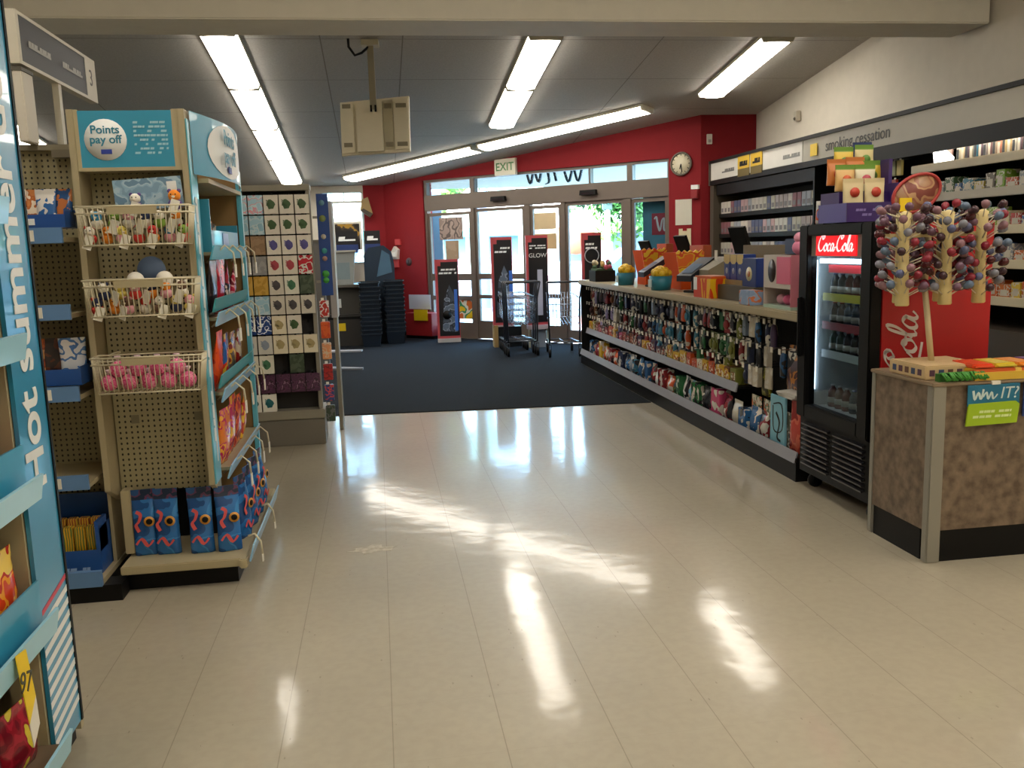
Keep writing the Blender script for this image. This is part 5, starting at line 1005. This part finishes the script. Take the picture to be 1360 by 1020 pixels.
wobj('back_panel', MB().box(4.98, 5.08, wy0, wy1, 0, 2.19, m_dark), WS); wobj('side_panel', MB().box(4.5, 4.98, wy1, wy1 + .03, 0, 2.19, m_black), WS); wobj('side_panel', MB().box(4.5, 4.98, 7.06, 7.09, 0, 2.03, m_black), WS)
m_edge = M('#cfc4a6', .4)
for z in (2.01, 1.77, 1.5, 1.25, .98): sh = wobj('shelf', MB().box(4.5, 4.98, wy0, 7.06, z - .02, z, m_dark), WS); wobj('shelf_edge', MB().box(4.47, 4.5, wy0, 7.06, z - .025, z + .04, m_edge if z != 1.77 else M('#b5ae9c', .4), .004), sh)
wobj('counter_base', MB().box(4.45, 4.98, wy0, 8.1, 0, .78, M('#4a4036', .5)), WS)
# top shelf: thin cases standing in a row
tc_ = [('#c8c4b8', 'white'), ('#6a5a68', 'plum'), ('#cfc09a', 'cream'), ('#4a3f7a', 'violet'), ('#a8a090', 'stone'), ('#7f7888', 'mauve'), ('#9f9a98', 'grey'), ('#c8b088', 'tan'), ('#4a8098', 'teal'), ('#c88a78', 'salmon'), ('#b8785c', 'rust'), ('#8a6a70', 'dusky pink')]
for k in range(22):
    c, nm = tc_[k * 5 % 12 if k > 3 else (0, 2, 1, 4)[k]]; h_ = .155 + .008 * (k % 3); y = 6.55 - .052 * k
    o = single('slim_case', MB().box(-.08, .1, -.019, .019, 0, h_, M(c, .4), .002), (4.62, y, 2.0105), '%s slim case on the top wall shelf, %s from the tobacco case' % (nm, nth(k + 1)), 'case', 0, 'slim cases on the top wall shelf'); obj('spine_label', MB().box(-.082, -.08, -.012, .012, .03, h_ - .03, M('#d8d2c4', .5) if k % 2 else m_ngrey), o)
t = thing('glow_panel', 'small bright white glowing panel on the top wall shelf', 'light', (4.58, 6.78, 2.0105)); obj('lit_face', MB().prism([(-.12, .0), (.1, .02), (.12, .12), (-.02, .13), (-.13, .06)], 0, .02, emissive('#ffffff', 2.2), lambda u, v, d: (-d, u, v + .015)), t); obj('bracket', MB().box(0, .03, -.03, .03, 0, .06, m_black), t); obj('back', MB().box(.0005, .012, -.1, .1, .02, .17, M('#6a5048', .5)), t)  # flat white panel, its brightness put in as emission
for k in range(6):
    c, nm = [('#b8b088', 'cream'), ('#c8c0a0', 'ivory'), ('#8a9060', 'olive'), ('#c8b868', 'pale yellow'), ('#b8b4a4', 'grey'), ('#a83a30', 'red')][k]
    single('hanging_pack', MB().box(-.035, .035, -.012, .012, -.13, 0, M(c, .5), .003).box(-.01, .01, -.004, .004, 0, .015, m_tagw).box(-.003, .003, -.003, .1, .006, .012, m_chrome), (4.56, 7.62 - .085 * k - (.0 if k < 4 else -.24), 2.13 if k < 4 else 1.97), '%s pack hanging beside the top wall shelf, %s from the tobacco case' % (nm, nth(k + 1)), 'hanging pack', -PI/2, 'packs hanging beside the wall shelves')
def shelfrow(z, y0, y1, cols, sname, seed, hmin=.1, hmax=.17):
    r6 = random.Random(seed); y = y1; k = 0
    while y > y0:
        c, nm = cols[k % len(cols)]; w_ = r6.uniform(.08, .13); h_ = r6.uniform(hmin, hmax); k += 1
        o = single('boxed_medicine', MB().box(-.05, .08, -w_/2, w_/2, 0, h_, printed([c, c, '#cfcabc', c], 20, k, .35), .003), (4.56, y - w_/2, z + .0005), '%s box on the %s wall shelf, %s from the tobacco case' % (nm, sname, nth(k)), 'box', 0, 'boxes on the %s wall shelf' % sname); obj('front_label', MB().box(-.052, -.05, -w_*.3, w_*.3, h_*.35, h_*.7, M('#c9c4b4', .5)), o)
        y -= w_ + .012
shelfrow(1.77, 5.2, 7.0, [('#7aa03a', 'green'), ('#b8583a', 'rust'), ('#8a949c', 'grey'), ('#4a6a4a', 'dark green'), ('#3a5a8a', 'blue'), ('#3f7f98', 'teal'), ('#b8a84a', 'mustard'), ('#6a6458', 'stone')], 'second', 1)
shelfrow(1.5, 5.2, 7.0, [('#8ab03a', 'green'), ('#cfc29a', 'cream'), ('#b0382e', 'red'), ('#3a5f9a', 'blue'), ('#2f5298', 'royal blue'), ('#c8c4b4', 'white'), ('#3a5a9a', 'blue')], 'third', 2)
shelfrow(1.25, 5.2, 7.0, [('#3a5f9a', 'blue'), ('#8a8f98', 'grey'), ('#c8642a', 'orange'), ('#4a3a3a', 'brown')], 'fourth', 3)
shelfrow(.98, 5.2, 7.0, [('#c8642a', 'orange'), ('#c8702e', 'amber'), ('#d8b83a', 'yellow'), ('#b85a2a', 'rust')], 'lowest', 4, .12, .16)
single('blue_carton', MB().box(-.08, .1, -.17, .17, 0, .2, M('#2f62ac', .4), .004).box(-.082, -.08, -.05, .05, .05, .13, M('#c89a5a', .5)), (4.6, 4.98, 1.7705), 'large blue carton at the near end of the second wall shelf', 'carton')
# ---- drinks cooler
CO = thing('drinks_cooler', 'black glass door drinks cooler with a lit red header and red script sides', 'cooler', (2.8, 4.57, 0))
fx, fy0, fy1, fd = 2.45, 4.18, 4.96, 3.12; m_cr = M('#b01018', .4, 0, .1)
wobj('side_wall', MB().box(fx + .07, fd, fy0, fy0 + .03, .1, 1.55, m_cr), CO); wobj('side_wall', MB().box(fx + .07, fd, fy1 - .03, fy1, .1, 1.55, m_black), CO)
wobj('back_wall', MB().box(fd - .04, fd, fy0 + .03, fy1 - .03, .1, 1.55, m_cream), CO); wobj('top_panel', MB().box(fx + .07, fd, fy0, fy1, 1.55, 1.565, m_black), CO); wobj('inner_floor', MB().box(fx + .07, fd - .04, fy0 + .03, fy1 - .03, .46, .5, M('#c8ccce', .4)), CO)
wobj('inner_liner', MB().box(fx + .08, fd - .05, fy1 - .045, fy1 - .032, .5, 1.4, M('#d8dfe2', .5)).box(fd - .06, fd - .05, fy0 + .04, fy1 - .045, .5, 1.4, M('#50565a', .5)), CO)
d = MB()
for a in ((fy0, fy0 + .1, .44, 1.56), (fy1 - .1, fy1, .44, 1.56), (fy0 + .1, fy1 - .1, .44, .52), (fy0 + .1, fy1 - .1, 1.5, 1.56)): d.box(fx, fx + .065, *a, m_black, .006)
dr = wobj('door', d, CO); wobj('glass', MB().box(fx + .03, fx + .036, fy0 + .1, fy1 - .1, .52, 1.38, clear('#dfe8ea', .1)), dr); wobj('handle', MB().box(fx - .03, fx, fy1 - .07, fy1 - .045, .8, 1.15, m_black, .006), dr)
hd = wobj('header', MB().box(fx + .026, fx + .06, fy0 + .1, fy1 - .1, 1.385, 1.5, M('#8a8078', .4)), CO); wobj('lit_red_panel', MB().box(fx + .018, fx + .025, fy0 + .18, fy1 - .17, 1.39, 1.497, emissive('#e8141e', 1.1)), hd)
mb = MB(); script_logo(mb, 'Coca-Cola', .40, emissive('#ffd8d8', 1.0), lambda u, v, dd: (fx + .0175 - dd, fy1 - .19 - u, 1.415 + v), .002, False); wobj('script_lettering', mb, hd)
wobj('fill_tube', MB().box(fx + .075, fx + .09, fy1 - .06, fy1 - .047, .6, 1.36, emissive('#e4f0ff', 5)), CO); wobj('light_strip', MB().box(fx + .07, fx + .085, fy0 + .12, fy1 - .12, 1.345, 1.37, emissive('#dceeff', 14)), CO)  # upright tube added to brighten the cooler inside
gl = MB().box(fx + .03, fx + .05, fy0, fy1, .1, .43, m_black)
gr = wobj('lower_grille', gl, CO); lv = MB()
for i in range(9):
    z = .15 + .03 * i
    for y0, y1 in ((fy0 + .05, fy0 + .36), (fy0 + .42, fy1 - .05)): lv.prism([(fx + .012, z), (fx + .03, z + .004), (fx + .03, z + .018), (fx + .008, z + .01)], y0, y1, M('#26262a', .3), lambda u, v, q: (u, q, v))
wobj('louvre', lv, gr); wobj('badge', MB().box(fx + .025, fx + .03, fy0 + .06, fy0 + .16, .385, .4, m_chrome), gr)
for y in (fy0 + .06, fy1 - .06):
    for x in (fx + .1, fd - .1): w_ = wobj('caster', MB().lathe([(.004, -.014), (.042, -.014), (.042, .014), (.004, .014)], m_black, 14, (x, y, .042), 'y'), CO); wobj('fork', MB().box(x - .02, x + .02, y - .022, y - .016, .03, .1, m_black).box(x - .02, x + .02, y + .016, y + .022, .03, .1, m_black).box(x - .025, x + .025, y - .025, y + .025, .095, .1, m_black), w_)
mb = MB(); fside = lambda u, v, dd: (2.71 - v, fy0 - .0005 - dd, .37 + u); script_logo(mb, 'Coca-Cola', .76, M('#d8cfc8', .4), fside, .003, True); wobj('side_script', mb, CO)
# wire shelves in it with price strips, and the drinks
for i, (z, c, c2) in enumerate(((1.15, '#cdbf1e', '#6f9ad0'), (.985, '#a8343a', '#3a4a40'), (.82, '#c8ccd0', '#c8ccd0'))):
    sh = MB()
    for k in range(14): sh.box(fx + .12, fd - .07, fy0 + .06 + .05 * k, fy0 + .064 + .05 * k, z - .006, z - .002, m_chrome)
    sh.box(fx + .12, fx + .125, fy0 + .04, fy1 - .05, z - .008, z, m_chrome).box(fd - .075, fd - .07, fy0 + .04, fy1 - .05, z - .008, z, m_chrome); s_ = wobj('wire_shelf', sh, CO)
    wobj('price_strip', MB().box(fx + .108, fx + .116, fy0 + .28, fy1 - .09, z - .022, z + .022, M(c, .4)).box(fx + .108, fx + .116, fy0 + .06, fy0 + .28, z - .022, z + .022, M(c2, .4)), s_)
wobj('price_strip', MB().box(fx + .108, fx + .116, fy0 + .1, fy1 - .15, 1.29, 1.335, M('#c8282e', .4)), CO)
def bottle(col, cap, h=.132): 
    b_ = MB().lathe([(.026, 0), (.029, .01), (.029, h * .45), (.026, h * .55), (.029, h * .66), (.02, h * .8), (.011, h * .9), (.011, h * .95)], M(col, .15), 12); return b_.mesh('drink_bottle'), MB().lathe([(.013, h * .94), (.013, h), (.002, h)], M(cap, .4), 10).mesh('cap'), MB().lathe([(.0295, h * .2), (.0295, h * .45)], M('#b8b0a8', .4), 12).mesh('label')
bk = [bottle('#2a1a16', '#b02a2a'), bottle('#34463a', '#3a6a3a'), bottle('#5a1c1e', '#c8c8c8'), bottle('#3a4450', '#3a5a9a')]; bn = ('dark cola', 'green', 'red', 'grey blue')
for s_, (z, nm) in enumerate(((1.15, 'top'), (.985, 'second'), (.82, 'third'), (.5, 'bottom'))):
    for k in range(8):
        q = (k // 2 + s_) % 4 if s_ < 3 else (2 if k > 4 else 3)
        o = single('drink_bottle', bk[q][0], (fx + .17, fy0 + .1 + .08 * k, z + .001), '%s bottle on the %s shelf of the drinks cooler, %s from its right' % (bn[q], nm, nth(k + 1)), 'bottle', 0, 'bottles in the drinks cooler'); obj('cap', bk[q][1], o); obj('label', bk[q][2], o)
# ---- purple snack display on the cooler
PD = thing('snack_display', 'purple cardboard snack display standing on top of the drinks cooler', 'display box', (2.59, 4.53, 1.566), .0); m_pur = M('#3d2568', .4)
obj('tray', MB().box(-.14, .16, -.1, -.092, 0, .1, m_pur).box(-.14, -.132, -.092, .2, 0, .1, M('#574f98', .4)).box(.152, .16, -.092, .2, 0, .2, m_pur).box(-.14, .16, .2, .208, 0, .1, m_pur).box(-.132, .152, -.092, .2, 0, .008, m_pur).box(-.132, .152, -.0, .2, .008, .16, m_pur), PD)
obj('backdrop', MB().box(.06, .17, .21, .22, .1, .44, m_navy).box(.15, .17, .0, .2, .2, .33, m_pur), PD); obj('small_print', marks(MB(), -.09, .1, .025, .075, 2, M('#8a7ab8', .5), 4, lambda u, v, dd: (u, -.1005 - dd, v)), PD)
pp = [(-.08, -.05, .012, 0, 'left'), (.04, -.05, .012, 0, 'right'), (-.085, .03, .165, 1, 'left'), (.03, .03, .165, 2, 'right'), (-.1, .09, .2, 3, 'middle left'), (.005, .09, .21, 3, 'middle'), (.1, .09, .19, 4, 'middle right'), (-.03, .15, .27, 4, 'rear left'), (.09, .15, .28, 5, 'rear right')]
pcol = [('#d9c89a', 'cream', '#c8442e'), ('#d8b070', 'tan', '#c85a2a'), ('#d8d0b0', 'ivory', '#b03a4a'), ('#c8783a', 'orange', '#a83a2a'), ('#d8b83a', 'yellow', '#6a8a3a'), ('#cfc08a', 'straw', '#5a8a3a')]
for i, (x, y, z, c, nm) in enumerate(pp):
    h_ = .215 if c == 0 else .14; col, cn, dc_ = pcol[c]
    o = single('snack_pouch', bag(MB(), .115, h_, .05, M(col, .35), .02, M('#6f9a3a' if c in (1, 2, 4, 5) else col, .35)), (2.59 + x, 4.53 + y, 1.566 + z), '%s pouch in the purple display on the cooler, %s of its %s' % (cn, nm, 'front row' if i < 2 else 'upper tier'), 'snack pouch', .06 * (i % 3 - 1), 'pouches in the purple display')
    obj('printed_disc', MB().lathe([(.001, -.001), (.026, -.001), (.026, .004), (.001, .004)], M(dc_, .4), 14, (0, -.022, h_ * (.66 if c == 0 else .42)), 'y'), o)
single('tube_pack', MB().lathe([(.02, 0), (.022, .01), (.018, .1), (.018, .13), (.002, .13)], printed(['#d8d4cc', '#d8d4cc', '#d8643a', '#8a88c8'], 12, 2, .3), 12), (2.52, 4.86, 1.5655), 'white and orange tube standing at the far corner of the cooler top', 'tube')
single('small_white_pack', MB().box(-.03, .03, -.02, .02, 0, .1, M('#b8c8d0', .4), .004), (2.62, 4.84, 1.5655), 'small pale pack beside the white tube on the cooler top', 'pack')
# ---- front service counter
SCN = thing('service_counter', 'brown laminate service counter with pale corner posts and black kick plate', 'counter', (3.4, 3.8, 0)); m_lam = noise_mat('brown_laminate', '#5d4e3f', '#857360', 22, .45, 0, 6, .4)
wobj('side_panel', MB().box(2.415, 2.44, 3.62, 4.04, .15, .82, m_lam), SCN); wobj('front_panel', MB().box(2.48, 4.6, 3.585, 3.61, .15, .82, m_lam), SCN); wobj('kick_plate', MB().box(2.42, 2.445, 3.64, 4.03, 0, .15, m_black).box(2.48, 4.6, 3.59, 3.61, 0, .15, m_black), SCN)
wobj('corner_post', MB().box(2.41, 2.48, 3.575, 3.62, 0, .825, M('#98958a', .4, .4), .006), SCN); wobj('corner_post', MB().box(2.41, 2.445, 4.035, 4.075, 0, .825, M('#98958a', .4, .4), .006), SCN); wobj('body', MB().box(2.445, 4.6, 3.615, 4.07, .01, .815, m_dark), SCN)
wobj('worktop', MB().box(2.405, 4.62, 3.57, 4.08, .82, .838, M('#8d7a62', .4), .004), SCN)
zc = .8385
# lollipop stand
LT = thing('lollipop_stand', 'cream lollipop stand with tall columns and an oval sign on the service counter', 'display stand', (2.56, 3.82, zc)); m_lc = M('#d8c48a', .6)
mb = MB().box(-.14, .16, -.17, .12, 0, .065, M('#cbb083', .6), .005); obj('base', mb, LT)
hb = MB(); r7 = random.Random(8)
for i in range(6): hb.box(-.12 + .045 * i, -.095 + .045 * i, -.172, -.17, .018, .046, M(['#5a3a4a', '#3a4a6a', '#6a4a3a'][i % 3], .5))
for i in range(5): hb.box(-.142, -.14, -.14 + .05 * i, -.112 + .05 * i, .018, .046, M(['#5a3a4a', '#3a4a6a', '#6a4a3a'][i % 3], .5))
obj('printed_pattern', hb, LT)
obj('rod', MB().tube([(.0, .0, .06), (-.05, .0, .42)], .014, M('#d8c8a0', .6), 10).tube([(-.05, .0, .42), (-.04, 0, .66)], .014, M('#d8c8a0', .6), 10).box(-.22, .22, -.02, .02, .64, .66, m_lc).box(-.02, .02, -.02, .18, .64, .66, m_lc).box(-.2, .2, .13, .17, .64, .66, m_lc), LT)
cols_ = [(-.18, -.03, 'left front'), (.02, -.05, 'middle front'), (.205, -.03, 'right front'), (-.09, .14, 'left rear'), (.12, .14, 'right rear')]
for x, y, nm in cols_:
    o = obj('column', MB().lathe([(.026, .33), (.031, .335), (.024, .5), (.022, .64), (.027, .75), (.004, .76)], m_lc, 14, (x, y, 0)), LT)
sg = obj('oval_sign', MB().lathe([(.001, -.006), (.13, -.006), (.13, .006), (.001, .006)], printed(['#b08a6a', '#a8705a', '#c8a078', '#8a4a40'], 12, 2), 24, (0, 0, 0), 'y').xform(Matrix.Translation((-.1, .02, .84)) @ Matrix.Rotation(-.4, 4, 'Y') @ Matrix.Diagonal((.95, 1, .62, 1))), LT)
obj('red_rim', MB().tube([(.128 * .95 * math.cos(2*PI*i/28), -.006, .128 * .62 * math.sin(2*PI*i/28)) for i in range(28)], .008, M('#a83430', .5), 6, True).xform(Matrix.Translation((-.1, .02, .84)) @ Matrix.Rotation(-.4, 4, 'Y')), sg); obj('yellow_tag', MB().box(-.19, -.13, .0, .008, .76, .82, m_tagy), sg); obj('support', MB().tube([(-.1, .03, .64), (-.1, .03, .84)], .008, m_lc, 6), sg)
lc = [('#4a1218', 'dark red'), ('#5d6f86', 'slate blue'), ('#8a2434', 'red'), ('#7a7a84', 'grey'), ('#6a4a5c', 'mauve'), ('#3a2028', 'maroon'), ('#8a646c', 'dusty pink'), ('#5a5f80', 'blue violet')]
lp_ = {c: MB().ball((0, 0, .1), .0195, M(c, .2), 10).lathe([(.006, .072), (.014, .082), (.018, .096)], M(c, .25), 8).mesh('lollipop') for c, _ in lc}; stick = MB().tube([(0, 0, 0), (0, 0, .085)], .0026, M('#cfc5ae', .5), 6).mesh('stick')
for ci, (x, y, nm) in enumerate(cols_):
    k = 0
    for lvl in range(8):
        for a in range(7):
            k += 1
            if nm.endswith('rear') and a in (1, 2): continue
            c, cn = lc[r7.randrange(len(lc))]; an = a * PI / 3.5 + lvl * .5 + r7.uniform(-.2, .2); z = zc + .37 + .05 * lvl + r7.uniform(-.01, .01); el = r7.uniform(.35, .75)
            dv = Vector((math.cos(an) * math.cos(el), math.sin(an) * math.cos(el), math.sin(el)))
            p = Vector((2.56 + x, 3.82 + y, z)) + Vector((dv.x, dv.y, 0)) * .015
            o = obj('lollipop', lp_[c]); o.rotation_mode = 'QUATERNION'; o.rotation_quaternion = dv.to_track_quat('Z', 'Y'); o.location = p
            tag(o, '%s lollipop on the %s column of the stand, %s tier up, %s round' % (cn, nm, nth(lvl + 1), nth(a + 1)), 'lollipop', 'lollipops on the stand'); obj('stick', stick, o)
# candy and cards at the counter front
t = thing('candy_tray', 'long orange and yellow candy tray along the front edge of the service counter', 'tray', (3.05, 3.68, zc)); obj('tray', MB().box(-.44, .6, -.1, .1, 0, .05, printed(['#d8902a', '#e0b83a', '#c85a2a', '#e8c860'], 6, 1, .35, (.6, 1, 1)), .004), t); obj('lip', MB().box(-.44, .6, -.11, -.1, 0, .035, M('#d8b03a', .4)), t)
for i in range(10):
    c, nm = [('#e0502a', 'red'), ('#d8c03a', 'yellow'), ('#e08a2a', 'orange'), ('#6a3a88', 'purple'), ('#e0b050', 'amber')][i % 5]
    o = single('candy_bar', MB().box(-.05, .05, -.085, .085, 0, .02, M(c, .3), .005), (2.67 + .106 * i, 3.68, zc + .0505), '%s candy bar in the orange tray, %s from the counter corner' % (nm, nth(i + 1)), 'candy bar', .06 * (i % 3 - 1), 'candy bars in the tray'); obj('wrapper_end', MB().box(-.045, .045, -.1, -.085, .006, .012, M(c, .3)).box(-.045, .045, .085, .1, .006, .012, M(c, .3)), o)
mb = MB(); r8 = random.Random(4)
for i in range(26): x = -.1 + .2 * i / 25; mb.tube([(x, -.0, .035), (x + r8.uniform(-.01, .01), -.025, .03), (x + .012, -.045, -.012 + r8.uniform(-.008, .006))], .0045, m_green, 5) if False else mb.tube([(x, -.0, .035), (x + r8.uniform(-.01, .01), -.02, .04), (x + .012, -.04, .012 + r8.uniform(-.008, .006))], .005, M('#3f8a2e', .5), 5)
mb.box(-.11, .11, -.01, .02, .0, .035, M('#2f6a26', .6)); tag(obj('green_trim', mb, None, (2.56, 3.603, zc)), 'green ruffled trim at the front corner of the service counter', 'trim')
t = thing('card_sign', 'blue and lime card sign hanging on the front of the service counter', 'sign', (2.71, 3.574, .635)); obj('blue_card', MB().box(-.135, .12, -.008, -.004, .09, .185, M('#1f6f8f', .4)), t); obj('lime_card', MB().prism([(-.14, 0), (.11, .005), (.12, .09), (.1, .105), (-.13, .1)], -.012, -.004, M('#9fc020', .4), lambda u, v, q: (u, q, v)), t)
text('IT?', .075, (.065, -.0095, .142), '-y', M('#c8dcd8', .5), t, shear=.2); obj('script', ribbon(ribbon(MB(), [(-.11, .16), (-.1, .12), (-.085, .15), (-.07, .12), (-.06, .165)], .004, .012, M('#c8dcd8', .5), lambda u, v, q: (u, -.0085 - q, v), .001), [(-.06, .13), (-.045, .15), (-.035, .12), (-.02, .15), (-.01, .12), (.01, .14)], .004, .01, M('#c8dcd8', .5), lambda u, v, q: (u, -.0085 - q, v), .001), t); obj('small_print', marks(MB(), -.11, .08, .03, .075, 2, M('#d8e8a0', .5), 6, lambda u, v, q: (u, -.0125 - q, v)), t); obj('hook', MB().box(-.02, .02, -.012, .0, .184, .2, m_tagw).box(-.02, .02, .0, .012, .1, .18, m_tagw), t)
t = thing('card_sign', 'navy card sign with an orange picture right of the blue and lime sign', 'sign', (2.93, 3.574, .645)); obj('card', MB().box(-.08, .2, -.008, -.004, .02, .18, M('#1e3a78', .4)), t); obj('picture', MB().box(-.06, .15, -.01, -.008, .04, .1, printed(['#c8642a', '#1e3a78', '#d89a4a'], 22, 2)), t)
# ---- hanging monitor seen from behind
HM = thing('hanging_monitor', 'cream ceiling mounted monitor seen from behind over the aisle', 'monitor', (.05, 9.0, 2.40), -.08); m_mon = M('#e4dcc4', .5); m_mon2 = M('#c0b89c', .5)
obj('back_shell', MB().prism([(-.33, .0), (.33, .03), (.34, .55), (-.32, .5)], -.04, .06, m_mon, lambda u, v, q: (u, q, v)).prism([(-.32, .02), (-.2, .03), (-.2, .49), (-.31, .48)], -.07, -.04, m_mon, lambda u, v, q: (u, q, v)).prism([(-.17, .03), (.08, .035), (.08, .5), (-.17, .49)], -.1, -.04, m_mon, lambda u, v, q: (u, q, v)).prism([(.19, .05), (.32, .055), (.33, .53), (.19, .52)], -.07, -.04, m_mon, lambda u, v, q: (u, q, v)), HM)
obj('dark_rib', MB().prism([(.085, .05), (.18, .05), (.18, .52), (.085, .51)], -.05, -.04, m_mon2, lambda u, v, q: (u, q, v)), HM)
vt = MB()
for x0, x1 in ((-.3, -.22), (.1, .17), (.21, .31)):
    for z in (.08, .44): vt.box(x0, x1, -.074, -.07, z, z + .04, M('#857d66', .5)).box(x0, x1, -.07, -.04, z, z + .04, M('#857d66', .5))
obj('vent', vt, HM); obj('screen', MB().box(-.3, .31, .06, .065, .05, .5, M('#20242a', .1)), HM)
obj('mount_pole', MB().box(-.03, .03, -.12, -.07, .42, 1.02, M('#9c947c', .4), .005).box(-.03, -.012, -.125, -.1, .4, .46, m_dark).box(.012, .03, -.125, -.1, .4, .46, m_dark), HM); obj('ceiling_cable', MB().tube([(-.19, -.25, 1.04), (-.19, -.24, .97), (-.14, -.2, .9), (-.08, -.15, .93), (-.02, -.11, .99)], .012, m_dark, 8), HM); obj('ceiling_plate', MB().box(-.08, .08, -.17, -.02, 1.0, 1.05, m_mon2), HM)
import numpy as np, math
f=1180.; cx,cy=680.,510.; H=1.5
roll=math.radians(1.75)  # image horizon goes up to right
# camera: find yaw,pitch s.t. VP(+Y)=(500,331)
def R(yaw,pitch,roll):
    # world X right,Y fwd,Z up; returns rows: right,down,fwd camera axes in world
    cyw,sy=math.cos(yaw),math.sin(yaw)
    fwd=np.array([sy*math.cos(pitch),cyw*math.cos(pitch),-math.sin(pitch)])
    right=np.array([cyw,-sy,0.]); down=np.cross(fwd,right)
    c,s=math.cos(roll),math.sin(roll)
    # camera rolled: 
    r2=c*right+s*down; d2=c*down-s*right
    return np.array([r2,d2,fwd])
def proj(M,P):
    q=M@(np.asarray(P,float)-np.array([0,0,H])); return cx+f*q[0]/q[2], cy+f*q[1]/q[2]
def vp(M,d):
    q=M@np.asarray(d,float); return cx+f*q[0]/q[2], cy+f*q[1]/q[2]
y,p=0.16,0.16
for _ in range(50):
    g=lambda y,p:np.array(vp(R(y,p,roll),[0,1,0]))-np.array([500.,331.])
    e=g(y,p); J=np.array([(g(y+1e-4,p)-e)/1e-4,(g(y,p+1e-4)-e)/1e-4]).T
    dy,dp=np.linalg.solve(J,-e); y+=dy;p+=dp
M=R(y,p,roll)
def ray(px,py):
    return M.T@np.array([(px-cx)/f,(py-cy)/f,1.])
C=np.array([0,0,H])
def onZ(px,py,z=0):
    d=ray(px,py); return C+d*((z-H)/d[2])
def onX(px,py,x):
    d=ray(px,py); return C+d*(x/d[0])
def onY(px,py,Y):
    d=ray(px,py); return C+d*(Y/d[1])
def onP(px,py,n,c): # n.P=c
    n=np.asarray(n,float); d=ray(px,py); return C+d*((c-n@C)/(n@d))
if __name__=='__main__':
    print('yaw,pitch,roll deg',math.degrees(y),math.degrees(p),math.degrees(roll))
    def sl(P,Q):
        a,b=proj(M,P),proj(M,Q); return (b[1]-a[1])/(b[0]-a[0])
    print('roll sign: horizon', [vp(M,[a,1,0]) for a in(-.5,0,.5)])
    for n,pp in dict(carL=(437,553),carR=(860,535),gonF=(770,478),gonN=(1055,640),fr1=(1062,650),frN=(1148,690),cnA=(1150,705),cnB=(1228,748),cnC=(1360,738),ecL=(170,780),ecR=(320,770),shL=(85,800),shR=(165,795),cardL=(330,595),cardR=(432,590),doorL=(562,447),doorM=(631,443),ban1=(595,455),ban2=(665,460),ban3=(712,462),bask=(510,455),hot=(97,965)).items():
        print(n,np.round(onZ(*pp),3))
    for (a,b) in (((437,553),(860,535)),((1246,750),(1360,738))):
        print('slope in ground', onZ(*b)-onZ(*a))
    for q in [(125,440),(268,400),(1233,630),(1155,490)]:
        P=onY(*q,4.); a=proj(M,P+[0,0,.1]);b=proj(M,P-[0,0,.1]); print(q,(b[0]-a[0])/(b[1]-a[1]))
